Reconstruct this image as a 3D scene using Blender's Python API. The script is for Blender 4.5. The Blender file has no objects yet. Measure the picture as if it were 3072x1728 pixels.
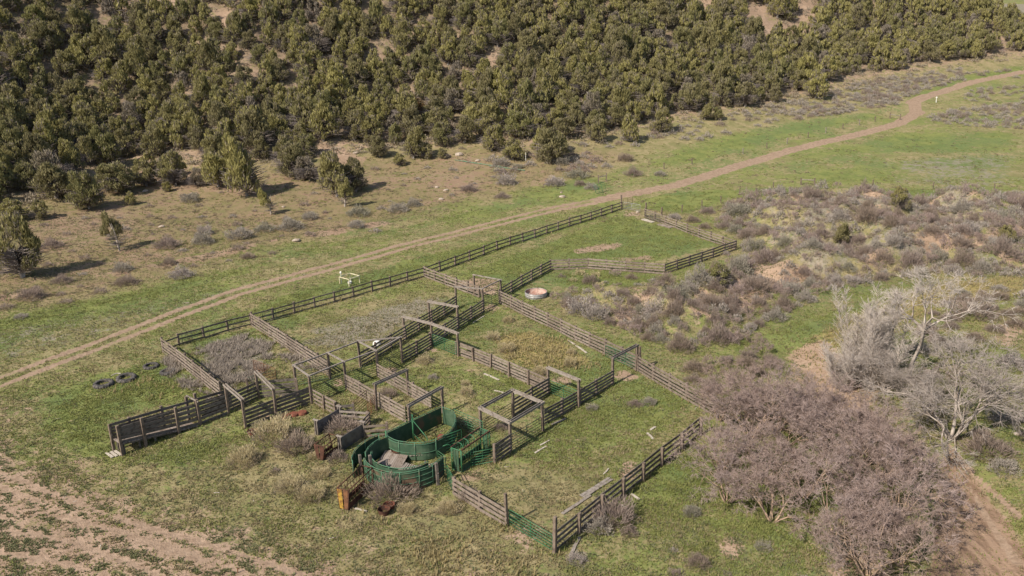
import bpy, math, random
import numpy as np
from mathutils import Vector, Matrix
random.seed(7); RNG = np.random.default_rng(7)
S = bpy.context.scene; COL = S.collection
R = math.radians

# ------------------------------------------------------------------ camera
FOC, PITCH, ROLL, CAMH = 2600.0, R(18.4), R(1.5), 36.0
_right = np.array([1, 0, 0.]); _up = np.array([0, math.sin(PITCH), math.cos(PITCH)]); _fw = np.array([0, math.cos(PITCH), -math.sin(PITCH)])
_r = _right * math.cos(ROLL) - _up * math.sin(ROLL); _u = _up * math.cos(ROLL) + _right * math.sin(ROLL)
cam = bpy.data.cameras.new('camera'); cam.sensor_width = 36.0; cam.lens = FOC / 3072 * 36; cam.clip_start = 1; cam.clip_end = 5000
co = bpy.data.objects.new('camera', cam); COL.objects.link(co)
M = Matrix(((_r[0], _u[0], -_fw[0], 0), (_r[1], _u[1], -_fw[1], 0), (_r[2], _u[2], -_fw[2], CAMH), (0, 0, 0, 1)))
co.matrix_world = M; S.camera = co
# survey frames: origin and scale of the views the positions were measured in
CR = dict(N=(0, 0, 1.0), A=(250, 900, 2.8975), B=(850, 1050, 2.8986), C=(1000, 1150, 4.14), D=(850, 850, 3.22), E=(1200, 780, 2.8975), F=(450, 750, 2.8975),
          G=(1300, 1150, 2.5067), H=(1700, 550, 4.14), I=(1024, 400, 2.5156), J=(2048, 0, 2.5156), K=(0, 400, 2.5156), L=(2048, 500, 2.5156),
          M=(1900, 1000, 1.9906), Q=(0, 1152, 2.5156), T=(0, 0, 2.5156), U=(1024, 0, 2.5156), S=(0, 0, 2576 / 3072.))
def nat(c, x, y):
    a, b, z = CR[c]; return a + x / z, b + y / z
def ray(c, x, y):
    px, py = nat(c, x, y)
    return _fw + _r * ((px - 1536) / FOC) + _u * ((864 - py) / FOC)
def proj(P):
    d = np.asarray(P, float) - np.array([0, 0, CAMH]); Z = d @ _fw
    return 1536 + FOC * (d @ _r) / Z, 864 - FOC * (d @ _u) / Z, Z

# ------------------------------------------------------------------ noise + terrain
def _hash(ix, iy, seed):
    h = (ix.astype(np.int64) * 374761393 + iy.astype(np.int64) * 668265263 + seed * 1442695041) & 0x7fffffff
    h = ((h ^ (h >> 13)) * 1274126177) & 0x7fffffff
    return ((h ^ (h >> 16)) & 0xffff) / 65535.0
def vnoise(x, y, seed=0):
    x = np.asarray(x, float); y = np.asarray(y, float)
    ix = np.floor(x); iy = np.floor(y); fx = x - ix; fy = y - iy
    fx = fx * fx * (3 - 2 * fx); fy = fy * fy * (3 - 2 * fy)
    a = _hash(ix, iy, seed); b = _hash(ix + 1, iy, seed); c = _hash(ix, iy + 1, seed); d = _hash(ix + 1, iy + 1, seed)
    return (a + (b - a) * fx) * (1 - fy) + (c + (d - c) * fx) * fy
def fbm(x, y, oct=4, seed=0):
    s = 0; a = 0.5; f = 1.0; n = 0
    for k in range(oct):
        s = s + a * vnoise(x * f + k * 17.3, y * f - k * 9.1, seed + k); n += a; a *= .5; f *= 2.03
    return s / n
def sstep(a, b, x):
    t = np.clip((x - a) / (b - a), 0, 1); return t * t * (3 - 2 * t)
def seg_dist(x, y, pts):
    d = np.full(np.shape(x), 1e9)
    for (ax, ay), (bx, by) in zip(pts[:-1], pts[1:]):
        vx, vy = bx - ax, by - ay; t = np.clip(((x - ax) * vx + (y - ay) * vy) / (vx * vx + vy * vy + 1e-9), 0, 1)
        d = np.minimum(d, np.hypot(x - ax - t * vx, y - ay - t * vy))
    return d
def poly_sd(x, y, pts):                       # positive inside
    q = list(pts) + [pts[0]]; d = seg_dist(x, y, q); ins = np.zeros(np.shape(x), bool)
    for (ax, ay), (bx, by) in zip(q[:-1], q[1:]):
        if ay == by: continue
        c = ((ay > y) != (by > y)) & (x < (bx - ax) * (y - ay) / (by - ay) + ax); ins ^= c
    return np.where(ins, d, -d)
def floor_z(x, y):
    return 0.085 * 18 * np.log1p(np.exp(np.clip((y - 160) / 18, -30, 60)))
def march(c, x, y, fn):
    d = ray(c, x, y); t = np.concatenate([np.arange(30, 400, .25), np.arange(400, 1500, 1.)])
    px = d[0] * t; py = d[1] * t; pz = CAMH + d[2] * t; below = np.nonzero(pz < fn(px, py))[0]
    k = below[0] if len(below) else len(t) - 1
    return np.array([px[k], py[k], pz[k]])
FOOT = [march('S', a, b, floor_z)[:2] for a, b in [(-420, 660), (0, 545), (180, 500), (330, 425), (560, 440), (700, 420), (860, 400), (1000, 385), (1350, 385), (1600, 335), (1900, 285), (2200, 210), (2400, 178), (2576, 152), (2720, 128)]]
_n = FOOT[-1]
HILLPOLY = [(-330, 60)] + [tuple(p) for p in FOOT] + [(_n[0] - 25, _n[1] + 60), (_n[0] - 110, _n[1] + 240), (_n[0] - 110, 1000), (-700, 1000), (-700, 60)]
MOUND = [march('S', a, b, floor_z)[:2] for a, b in [(1850, 600), (1830, 545), (1900, 485), (2150, 480), (2650, 490), (2650, 690), (2250, 700), (2050, 745), (1880, 850), (1700, 880), (1520, 805), (1420, 745), (1480, 715), (1700, 715), (1850, 650)]]
WASH = [march('S', a, b, floor_z)[:2] for a, b in [(1985, 880), (2060, 950), (2130, 1010), (2230, 1090), (2400, 1170), (2450, 1280), (2500, 1449), (2560, 1640)]]
LEDGE = [march('S', a, b, floor_z)[:2] for a, b in [(-300, 830), (0, 760), (240, 700), (420, 668), (560, 640), (700, 610), (900, 575), (1050, 545)]]
BERM = [march('S', a, b, floor_z)[:2] for a, b in [(2060, 1449), (2180, 1380), (2290, 1350)]]
def terrain(x, y):
    x = np.asarray(x, float); y = np.asarray(y, float)
    z = floor_z(x, y)
    s = poly_sd(x, y, HILLPOLY)
    w = np.clip(s, -60, 160)
    rise = 0.07 * 9 * np.log1p(np.exp(np.clip((w + 26) / 9, -30, 30))) + 0.52 * 7 * np.log1p(np.exp(np.clip((w - 6) / 7, -30, 30))) - .25 * 14 * np.log1p(np.exp(np.clip((w - 120) / 14, -30, 30)))
    rise = rise * sstep(-75, -30, s)
    amp = sstep(0, 60, s)
    z = z + rise + amp * (fbm(x / 38, y / 38, 4, 3) - .5) * 16 + sstep(-10, 10, s) * (fbm(x / 9, y / 9, 3, 11) - .5) * 2.2
    m = sstep(0, 9, poly_sd(x, y, MOUND))
    rid = 1 - np.abs(2 * fbm(x / 12, y / 12, 3, 21) - 1) * 2.2
    z = z + m * (np.clip(rid, -.2, 1) * 2.8 + (fbm(x / 4, y / 4, 2, 33) - .5) * 1.2)
    dl = seg_dist(x, y, LEDGE); z = z + np.exp(-(dl / 2.2) ** 2) * (fbm(x / 5, y / 5, 3, 8) - .25) * 1.1
    dw = seg_dist(x, y, WASH); z = z - np.exp(-(dw / 3.6) ** 2) * 1.1
    z = z + (fbm(x / 14, y / 14, 3, 5) - .5) * .35 + (fbm(x / 2.2, y / 2.2, 2, 6) - .5) * .10
    return z
def tz(x, y): return float(terrain(np.array([x]), np.array([y]))[0])
def at(c, x, y, h=0.0):                      # the ground point seen at a survey position (or the point h above it)
    p = march(c, x, y, lambda a, b: terrain(a, b) + h); return Vector((p[0], p[1], p[2] - h if h else tz(p[0], p[1])))

# ------------------------------------------------------------------ materials
class NT:
    def __init__(s, name):
        s.m = bpy.data.materials.new(name); s.m.use_nodes = True; s.t = s.m.node_tree; s.t.nodes.clear()
        s.out = s.n('ShaderNodeOutputMaterial'); s.b = s.n('ShaderNodeBsdfPrincipled'); s.l(s.b.outputs[0], s.out.inputs[0])
    def n(s, t, **k):
        o = s.t.nodes.new(t)
        for a, v in k.items(): setattr(o, a, v)
        return o
    def l(s, a, b): s.t.links.new(a, b)
    def v(s, inp, val):
        if isinstance(val, (int, float, tuple)): inp.default_value = val
        else: s.l(val, inp)
    def math(s, op, a, b=0.0, c=None, clamp=False):
        o = s.n('ShaderNodeMath', operation=op, use_clamp=clamp); s.v(o.inputs[0], a); s.v(o.inputs[1], b)
        if c is not None: s.v(o.inputs[2], c)
        return o.outputs[0]
    def mix(s, f, a, b):
        o = s.n('ShaderNodeMix', data_type='RGBA'); s.v(o.inputs[0], f)
        s.v(o.inputs[6], a if not isinstance(a, tuple) else (*a, 1)); s.v(o.inputs[7], b if not isinstance(b, tuple) else (*b, 1)); return o.outputs[2]
    def noise(s, vec, scale, detail=3, rough=.55):
        o = s.n('ShaderNodeTexNoise'); s.l(vec, o.inputs['Vector']); o.inputs['Scale'].default_value = scale; o.inputs['Detail'].default_value = detail; o.inputs['Roughness'].default_value = rough
        return o.outputs[0]
    def step(s, a, b, x):
        o = s.n('ShaderNodeMapRange', interpolation_type='SMOOTHSTEP'); s.v(o.inputs[0], x); o.inputs[1].default_value = a; o.inputs[2].default_value = b; return o.outputs[0]
    def pos(s): return s.n('ShaderNodeNewGeometry').outputs['Position']
    def obj(s): return s.n('ShaderNodeTexCoord').outputs['Object']
    def island(s): return s.n('ShaderNodeNewGeometry').outputs['Random Per Island']
    def inst(s): return s.n('ShaderNodeObjectInfo').outputs['Random']
    def fin(s, col, rough=.85, spec=.2, metal=0.0, bump=None, bs=.3, bd=.02):
        s.v(s.b.inputs['Base Color'], col if not isinstance(col, tuple) else (*col, 1)); s.v(s.b.inputs['Roughness'], rough)
        s.b.inputs['Specular IOR Level'].default_value = spec; s.v(s.b.inputs['Metallic'], metal)
        if bump is not None:
            o = s.n('ShaderNodeBump'); o.inputs['Strength'].default_value = bs; o.inputs['Distance'].default_value = bd; s.l(bump, o.inputs['Height']); s.l(o.outputs[0], s.b.inputs['Normal'])
        return s.m
def wood_mat(name, a, b, c):
    s = NT(name); p = s.obj(); i = s.island()
    mp = s.n('ShaderNodeVectorMath', operation='ADD'); s.l(p, mp.inputs[0]); cb = s.n('ShaderNodeCombineXYZ'); s.l(s.math('MULTIPLY', i, 50.), cb.inputs[0]); s.l(cb.outputs[0], mp.inputs[1])
    n1 = s.noise(mp.outputs[0], 3.0, 4); n2 = s.noise(mp.outputs[0], 16., 3)
    col = s.mix(i, a, b); col = s.mix(s.step(.45, .7, n1), col, c); col = s.mix(s.math('MULTIPLY', s.step(.5, .72, n2), .5), col, (a[0] * .5, a[1] * .48, a[2] * .45))
    return s.fin(col, .9, .1, bump=n2, bs=.5)
def plain_mat(name, a, b, scale=3., rough=.6, spec=.3, metal=0.0, lo=.42, hi=.62):
    s = NT(name); p = s.obj(); n = s.noise(p, scale, 5); col = s.mix(s.step(lo, hi, n), a, b); return s.fin(col, rough, spec, metal, bump=n, bs=.15)
def leaf_mat(name, cols, lo=.0, trans=0.0):
    s = NT(name); i = s.island(); r = s.inst()
    col = s.mix(i, cols[0], cols[1]); col = s.mix(s.math('MULTIPLY', r, cols[3]), col, cols[2])
    m = s.fin(col, .75, .12); tr = s.n('ShaderNodeBsdfTranslucent'); s.v(tr.inputs[0], col); mx = s.n('ShaderNodeMixShader'); mx.inputs[0].default_value = .32
    s.l(s.b.outputs[0], mx.inputs[1]); s.l(tr.outputs[0], mx.inputs[2]); s.l(mx.outputs[0], s.out.inputs[0]); return m
MAT = dict(
    wood=wood_mat('weathered_plank', (.175, .137, .110), (.265, .216, .176), (.11, .085, .068)),
    wood_grey_shaded=wood_mat('grey_shaded_plank', (.125, .105, .088), (.195, .168, .143), (.08, .066, .055)),  # darker plank copy: shade on fences turned from the sun is in this colour
    post=wood_mat('weathered_post', (.155, .118, .092), (.215, .168, .13), (.10, .075, .058)),
    beam=wood_mat('bleached_beam', (.225, .19, .16), (.30, .262, .225), (.15, .122, .10)),
    scrap=wood_mat('bleached_scrap', (.40, .35, .285), (.50, .45, .375), (.31, .255, .20)),
    deck=wood_mat('deck_plank', (.22, .175, .142), (.33, .28, .24), (.14, .105, .08)), pipe_pale=plain_mat('faded_green_pipe', (.09, .16, .10), (.16, .17, .11), 2., .7, .2), grey_needle=leaf_mat('grey_dead_spray', ((.21, .175, .14), (.31, .265, .22), (.22, .19, .11), .6)), grey_twig=leaf_mat('grey_pale_twig', ((.40, .34, .295), (.55, .48, .425), (.36, .30, .25), .4)),
    green=plain_mat('green_paint', (.038, .15, .066), (.05, .11, .056), 2., .55, .3), green_rail=plain_mat('worn_green_rail', (.075, .17, .10), (.11, .09, .06), 3., .65, .2, 0, .5, .66),
    green_dull=plain_mat('faded_green_sheet', (.038, .076, .044), (.068, .108, .066), 1.2, .7, .2),
    green_rust=plain_mat('green_sheet_with_rust', (.040, .078, .046), (.13, .085, .055), .9, .7, .2, 0, .48, .66),
    dark_pipe=plain_mat('dark_green_pipe', (.035, .06, .04), (.07, .06, .045), 2., .6, .3),
    rust=plain_mat('rusty_steel', (.098, .046, .030), (.058, .030, .022), 4., .85, .15),
    rust_red=plain_mat('red_rust', (.20, .072, .045), (.11, .045, .03), 4., .85, .15),
    orange=plain_mat('orange_rust', (.19, .09, .045), (.10, .05, .03), 3., .8, .15),
    yellow=plain_mat('old_yellow_paint', (.36, .22, .04), (.18, .09, .03), 3., .7, .2),
    steel=plain_mat('galvanised_steel', (.38, .37, .355), (.29, .27, .25), 3., .5, .4, .3),
    dark_sheet=plain_mat('grey_metal_sheet', (.16, .15, .15), (.11, .10, .10), 2., .5, .35, .2),
    tank_in=plain_mat('rust_stained_lining', (.31, .165, .125), (.42, .30, .245), .9, .8, .2),
    white=plain_mat('white_paint', (.72, .70, .66), (.6, .57, .5), 3., .6, .3),
    cream=plain_mat('cream_paint', (.50, .43, .27), (.58, .53, .38), 3., .6, .3),
    tyre=plain_mat('old_rubber', (.05, .046, .044), (.12, .108, .096), 5., .85, .2),
    rock=plain_mat('pale_rock', (.40, .335, .27), (.28, .22, .17), 1.4, .95, .1),
    bark=plain_mat('juniper_bark', (.22, .19, .17), (.36, .33, .30), 4., .95, .05),
    tan_bark=plain_mat('thicket_bark', (.38, .27, .19), (.22, .165, .13), 3., .95, .05),
    pale_bark=plain_mat('cottonwood_bark', (.44, .38, .325), (.27, .22, .18), 2., .9, .1),
    leaf=leaf_mat('juniper_foliage', ((.27, .25, .092), (.41, .365, .14), (.185, .16, .10), .75)),
    leaf_dark=leaf_mat('pinyon_foliage', ((.19, .188, .074), (.285, .262, .11), (.23, .19, .115), .5)),
    leaf_dead=leaf_mat('browned_foliage', ((.20, .115, .05), (.16, .12, .05), (.12, .1, .04), .5)),
    twig=leaf_mat('dead_twig', ((.24, .20, .175), (.36, .31, .28), (.22, .185, .165), .4)),
    sage=leaf_mat('sagebrush_foliage', ((.32, .268, .238), (.45, .39, .35), (.25, .24, .165), .75)),
    sage_dark=leaf_mat('dark_brush_twig', ((.235, .18, .152), (.37, .298, .258), (.27, .21, .15), .7)),
    rabbit=leaf_mat('rabbitbrush_foliage', ((.40, .33, .19), (.58, .49, .32), (.40, .33, .17), .5)),
    purple=leaf_mat('purple_grey_twig', ((.36, .265, .235), (.54, .435, .395), (.39, .28, .22), .5)),
    pale_twig=leaf_mat('bleached_twig', ((.58, .51, .45), (.74, .67, .60), (.52, .44, .38), .4)),
    tumble=leaf_mat('tumbleweed_stalk', ((.29, .245, .20), (.42, .36, .30), (.25, .21, .17), .4)),
)

# ------------------------------------------------------------------ mesh helpers
def link(name, me, mat=None, parent=None, loc=None):
    o = bpy.data.objects.new(name, me); COL.objects.link(o)
    if me is not None and mat is not None:
        for m in (mat if isinstance(mat, (list, tuple)) else [mat]): me.materials.append(MAT[m] if isinstance(m, str) else m)
    if parent is not None: o.parent = parent
    if loc is not None: o.location = loc
    return o
def np_mesh(name, V, quads, mats=None, smooth=False):
    V = np.asarray(V, np.float32); Q = np.asarray(quads, np.int32); k = Q.shape[1]; n = len(Q)
    me = bpy.data.meshes.new(name); me.vertices.add(len(V)); me.vertices.foreach_set('co', V.ravel())
    me.loops.add(n * k); me.loops.foreach_set('vertex_index', Q.ravel()); me.polygons.add(n)
    me.polygons.foreach_set('loop_start', np.arange(0, n * k, k, dtype=np.int32))
    if mats is not None: me.polygons.foreach_set('material_index', np.asarray(mats, np.int32))
    if smooth: me.polygons.foreach_set('use_smooth', np.ones(n, bool))
    me.update(calc_edges=True); return me
class MB:
    def __init__(s, o=(0, 0, 0)): s.V = []; s.F = []; s.o = Vector(o)
    def add(s, vs, fs):
        k = len(s.V); s.V += [tuple(Vector(v) - s.o) for v in vs]; s.F += [tuple(i + k for i in f) for f in fs]
    def bar(s, a, b, w, h, up=(0, 0, 1), tw=None):      # a rectangular bar from a to b, w across, h along up
        a = Vector(a); b = Vector(b); d = (b - a).normalized(); u = Vector(up); x = d.cross(u)
        if x.length < 1e-4: x = d.cross(Vector((1, 0, 0)))
        x.normalize(); u = x.cross(d).normalized(); x *= w / 2; u *= h / 2
        c = [a - x - u, a + x - u, a + x + u, a - x + u]; e = [b - x - u, b + x - u, b + x + u, b - x + u]
        s.add(c + e, [(3, 2, 1, 0), (4, 5, 6, 7), (0, 1, 5, 4), (1, 2, 6, 5), (2, 3, 7, 6), (3, 0, 4, 7)])
    def post(s, p, w, h, ang=0., lean=(0, 0), bev=.02):
        p = Vector(p); ca, sa = math.cos(ang), math.sin(ang); vs = []
        for z, k in ((-.35, 1), (h - bev, 1), (h, .72)):
            for q in ((-1, -1), (1, -1), (1, 1), (-1, 1)):
                x = q[0] * w / 2 * k; y = q[1] * w / 2 * k; vs.append(p + Vector((x * ca - y * sa + lean[0] * z, x * sa + y * ca + lean[1] * z, z)))
        s.add(vs, [(i, (i + 1) % 4, 4 + (i + 1) % 4, 4 + i) for i in range(4)] + [(4 + i, 4 + (i + 1) % 4, 8 + (i + 1) % 4, 8 + i) for i in range(4)] + [(8, 9, 10, 11)])
    def tube(s, pts, r, n=6, cap=True):
        pts = [Vector(p) for p in pts]; k = len(pts); vs = []; rr = r if isinstance(r, (list, tuple)) else [r] * k; ref = Vector((.3, .5, .8)).normalized()
        for i, p in enumerate(pts):
            d = (pts[min(i + 1, k - 1)] - pts[max(i - 1, 0)]).normalized(); x = d.cross(ref if abs(d.dot(ref)) < .95 else Vector((1, 0, 0))).normalized(); y = d.cross(x)
            for j in range(n):
                t = 2 * math.pi * j / n; vs.append(p + (x * math.cos(t) + y * math.sin(t)) * rr[i])
        fs = [(i * n + j, i * n + (j + 1) % n, (i + 1) * n + (j + 1) % n, (i + 1) * n + j) for i in range(k - 1) for j in range(n)]
        if cap: fs += [tuple(range(n - 1, -1, -1)), tuple(range((k - 1) * n, k * n))]
        s.add(vs, fs)
    def sheet(s, pts, h, t=.02, z0=0.0):                # a vertical sheet standing along a path
        pts = [Vector(p) for p in pts]; k = len(pts); vs = []
        for i, p in enumerate(pts):
            d = pts[min(i + 1, k - 1)] - pts[max(i - 1, 0)]; nn = Vector((-d.y, d.x, 0)).normalized() * t / 2
            vs += [p + nn + Vector((0, 0, z0)), p - nn + Vector((0, 0, z0)), p - nn + Vector((0, 0, h)), p + nn + Vector((0, 0, h))]
        fs = []
        for i in range(k - 1):
            for j in range(4): fs.append((i * 4 + j, i * 4 + (j + 1) % 4, i * 4 + 4 + (j + 1) % 4, i * 4 + 4 + j))
        fs += [(3, 2, 1, 0), tuple(range(k * 4 - 4, k * 4))]; s.add(vs, fs)
    def lathe(s, c, prof, n=24, sq=1.0, jit=0.0):
        c = Vector(c); vs = []; k = len(prof); ph = [random.uniform(-jit, jit) for _ in range(n)]
        for (r, z) in prof:
            for j in range(n):
                t = 2 * math.pi * j / n; vs.append(c + Vector(((r + ph[j]) * math.cos(t), (r + ph[j]) * math.sin(t) * sq, z)))
        s.add(vs, [(i * n + j, i * n + (j + 1) % n, (i + 1) * n + (j + 1) % n, (i + 1) * n + j) for i in range(k - 1) for j in range(n)])
    def build(s, name, mat, parent=None, loc=None, smooth=False):
        me = bpy.data.meshes.new(name); me.from_pydata(s.V, [], s.F)
        if smooth: me.polygons.foreach_set('use_smooth', np.ones(len(s.F), bool))
        me.update(); return link(name, me, mat, parent, loc)
def tag(o, label, cat, group=None, kind=None):
    if label: o['label'] = label
    if cat: o['category'] = cat
    if group: o['group'] = group
    if kind: o['kind'] = kind
    return o
def thing(name, label, cat, loc, group=None, rz=0.0):
    o = bpy.data.objects.new(name, None); o.empty_display_size = .3; COL.objects.link(o); o.location = loc; o.rotation_euler = (0, 0, rz)
    return tag(o, label, cat, group)
def structure(o): o['kind'] = 'structure'; return o
def onground(p): return Vector((p[0], p[1], tz(p[0], p[1])))
def catmull(P, n=6):
    P = [Vector(p) for p in P]; out = []
    for i in range(len(P) - 1):
        a, b, c, d = P[max(i - 1, 0)], P[i], P[i + 1], P[min(i + 2, len(P) - 1)]
        for k in range(n):
            t = k / n; out.append(.5 * ((2 * b) + (c - a) * t + (2 * a - 5 * b + 4 * c - d) * t * t + (3 * b - a - 3 * c + d) * t ** 3))
    return out + [P[-1]]
# ------------------------------------------------------------------ the ground: one sheet with zone masks, one shader
def world(pts, c='S'): return [tuple(march(c, a, b, terrain)[:2]) for a, b in pts]
ROAD = world([(-260, 1055), (-60, 985), (100, 925), (250, 868), (450, 790), (600, 735), (800, 680), (1000, 625), (1200, 575), (1400, 525), (1563, 492), (1700, 467), (1850, 420), (2000, 375), (2150, 340), (2260, 312), (2308, 284), (2296, 258), (2330, 242), (2430, 211), (2576, 180), (2700, 160)])
TRACKS = [world(p) for p in ([(-60, 1200), (150, 1290), (380, 1370), (560, 1440), (640, 1480)], [(-60, 1330), (160, 1360), (330, 1420), (420, 1460)], [(-60, 1390), (120, 1410), (260, 1449), (300, 1470)], [(-60, 1165), (60, 1215), (250, 1290), (450, 1350), (700, 1430), (900, 1500)],
                             [(-60, 1260), (100, 1290), (300, 1340), (500, 1400), (620, 1449)],
                             [(2400, 1140), (2440, 1190), (2500, 1240), (2560, 1300)], [(2430, 1210), (2480, 1300), (2560, 1420)])]
Z_DIRT = [(world(p), w, k) for p, w, k in (
    ([(-300, 1010), (40, 1010), (140, 1090), (240, 1170), (430, 1240), (800, 1330), (1180, 1449), (1200, 1560), (-400, 1560)], 9., .57),
    ([(-300, 1130), (60, 1110), (220, 1170), (400, 1260), (640, 1320), (950, 1440), (1100, 1560), (-400, 1560)], 8., .72),
    ([(1070, 1449), (1150, 1330), (1300, 1370), (1480, 1420), (1600, 1560), (1060, 1560)], 3., .35),
    ([(1555, 1185), (1580, 1160), (1612, 1175), (1605, 1205), (1565, 1205)], .5, 1.),
    ([(1810, 1365), (1850, 1350), (1875, 1390), (1840, 1410), (1815, 1395)], .6, 1.),
    ([(1130, 715), (1190, 698), (1255, 705), (1250, 745), (1200, 740), (1150, 725)], .8, .85),
    ([(1440, 628), (1490, 618), (1560, 610), (1570, 622), (1500, 635), (1450, 640)], 1., .85), ([(1540, 650), (1640, 640), (1650, 655), (1560, 660)], 1., .7),
    ([(330, 425), (520, 425), (700, 470), (640, 500), (420, 470), (350, 480)], 3., .75), ([(690, 330), (820, 345), (930, 400), (870, 430), (760, 380), (700, 365)], 3., .85),
    ([(60, 540), (300, 520), (420, 560), (300, 610), (100, 600)], 5., .55), ([(1130, 375), (1260, 390), (1200, 430), (1060, 420)], 4., .55),
    ([(1310, 450), (1400, 440), (1400, 470), (1330, 470)], 3., .55),
    ([(1985, 890), (2070, 850), (2130, 900), (2210, 1000), (2190, 1060), (2060, 1040), (1970, 970)], 1.5, .95),
    ([(2375, 1140), (2440, 1190), (2590, 1390), (2720, 1560), (2250, 1560), (2340, 1420), (2350, 1280)], 1.0, 1.),
    ([(2050, 1449), (2090, 1400), (2200, 1380), (2260, 1449), (2200, 1560), (2050, 1560)], 1.2, .75),
    ([(2290, 590), (2420, 570), (2480, 620), (2380, 640), (2300, 620)], 2., .9), ([(2500, 820), (2576, 810), (2576, 880), (2510, 870)], 1.5, .8),
    ([(1750, 720), (1800, 740), (1790, 800), (1730, 790)], 1.5, .8), ([(1540, 780), (1600, 770), (1600, 830), (1540, 820)], 1.2, .8))]
for c_, x_, y_, r_ in (('D', 1430, 650, 1.3), ('E', 1425, 1045, 1.5), ('C', 1700, 1150, 1.2), ('G', 690, 1150, 1.6), ('E', 1960, 1010, 1.5), ('D', 600, 960, 1.4), ('E', 800, 420, 1.6), ('G', 1110, 430, .9), ('D', 1030, 850, 1.2), ('C', 1250, 940, 1.0), ('E', 610, 960, .9), ('H', 830, 380, 2.0), ('A', 1560, 1010, 1.2)):
    q_ = march(c_, x_, y_, terrain); Z_DIRT.append(([(q_[0] + r_ * (1 + .35 * math.sin(3 * k + r_ * 9)) * math.cos(k * .785), q_[1] + r_ * (1 + .35 * math.sin(3 * k + r_ * 9)) * math.sin(k * .785)) for k in range(8)], 1.0, .74))
Z_LUSH = [(world(p), w, k) for p, w, k in (
    ([(-100, 820), (0, 790), (500, 690), (900, 590), (1300, 500), (1560, 475), (1540, 500), (1200, 545), (800, 640), (400, 760), (0, 900), (-100, 930)], 4., .62),
    ([(440, 850), (700, 745), (1000, 660), (1560, 525), (1560, 540), (1070, 690), (650, 800), (450, 870)], 2., .8),
    ([(100, 1000), (250, 940), (420, 900), (560, 1000), (300, 1050), (330, 1150), (800, 1040), (640, 1080), (460, 1190), (200, 1160), (90, 1080)], 3., .82),
    ([(460, 860), (640, 820), (700, 870), (620, 880), (480, 910)], 2., .7), ([(560, 1000), (640, 960), (840, 940), (980, 900), (900, 990), (740, 1010)], 2., .75),
    ([(1140, 695), (1560, 535), (1840, 610), (1660, 660), (1400, 660), (1260, 730)], 3., .78), ([(1380, 690), (1550, 680), (1720, 690), (1560, 730), (1400, 720)], 2., .85),
    ([(670, 810), (1060, 700), (1090, 730), (800, 800), (740, 850)], 2., .7), ([(900, 920), (1250, 770), (1300, 800), (1080, 900), (980, 950)], 2., .7),
    ([(1090, 900), (1260, 920), (1360, 970), (1250, 1060), (1140, 1000), (960, 990), (820, 960)], 3., .62), ([(1340, 960), (1520, 880), (1790, 1010), (1720, 1090), (1400, 1180), (1240, 1180)], 3., .58),
    ([(1480, 1250), (1600, 1190), (1740, 1110), (1800, 1200), (1760, 1300), (1980, 1300), (2000, 1380), (1620, 1300)], 3., .86),
    ([(1560, 520), (1700, 480), (2000, 470), (2576, 480), (2576, 500), (1850, 500), (1720, 540)], 3., .85), ([(1900, 440), (2200, 400), (2576, 380), (2576, 470), (2000, 465), (1700, 480)], 6., .55),
    ([(1950, 400), (2250, 330), (2576, 330), (2576, 390), (2200, 390)], 6., .66), ([(1600, 400), (1900, 320), (2240, 270), (2240, 300), (2000, 350), (1640, 440)], 6., .68),
    ([(2290, 240), (2420, 190), (2576, 165), (2576, 180), (2420, 205), (2320, 250)], 4., .8), ([(1250, 480), (1480, 440), (1560, 470), (1300, 520)], 3., .7),
    ([(1880, 850), (2050, 790), (2220, 720), (2300, 740), (2050, 860), (1930, 900)], 3., .62), ([(2100, 560), (2576, 640), (2576, 690), (2200, 690)], 3., .5), ([(2400, 460), (2576, 470), (2576, 560), (2450, 520)], 3., .6),
    ([(1780, 1180), (2000, 1050), (2200, 1150), (2200, 1300), (1900, 1320)], 4., .7), ([(2420, 870), (2576, 860), (2576, 960), (2480, 950)], 2., .7), ([(2480, 1230), (2576, 1180), (2576, 1290), (2540, 1290)], 1.5, .6),
    ([(1270, 360), (1500, 400), (1500, 440), (1400, 450)], 4., .4), ([(330, 660), (760, 600), (1200, 480), (1240, 500), (800, 620), (400, 690)], 3., .6))]
Z_GREY = [(world(p), w, k) for p, w, k in (
    ([(500, 880), (620, 845), (680, 870), (640, 950), (560, 980), (530, 930)], 1., .9), ([(820, 830), (1000, 760), (1110, 740), (1120, 760), (960, 850), (830, 880), (740, 870)], 2., .72),
    ([(740, 840), (900, 790), (1060, 740), (1100, 770), (960, 870)], 2., .66), ([(2180, 400), (2576, 380), (2576, 470), (2300, 460)], 7., .54), ([(2200, 440), (2576, 450), (2576, 475), (2250, 470)], 6., .56),
    ([(-100, 840), (400, 760), (700, 690), (1000, 610), (1100, 600), (700, 720), (200, 870), (-100, 960)], 3., .45), ([(2400, 1449), (2600, 1449), (2600, 1560), (2400, 1560)], 1., .3),
    ([(2500, 10), (2600, 10), (2600, 48), (2520, 48)], 6., .9))]
Z_STRAW = [(world(p), w, k) for p, w, k in (
    ([(1240, 845), (1340, 830), (1440, 870), (1500, 920), (1350, 940), (1250, 900)], 2., .9), ([(2040, 830), (2300, 720), (2600, 680), (2600, 745), (2400, 770), (2200, 900), (2060, 940), (1960, 900)], 3., .72),
    ([(160, 960), (420, 930), (520, 1040), (560, 1090), (260, 1090)], 3., .35), ([(2300, 300), (2330, 300), (2290, 345), (2230, 330)], 2., .4), ([(1990, 880), (2100, 850), (2180, 1000), (2120, 1060), (2000, 1000)], 2., .7),
    ([(850, 1250), (1300, 1290), (1500, 1449), (1300, 1560), (800, 1400)], 4., .45))]
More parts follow.
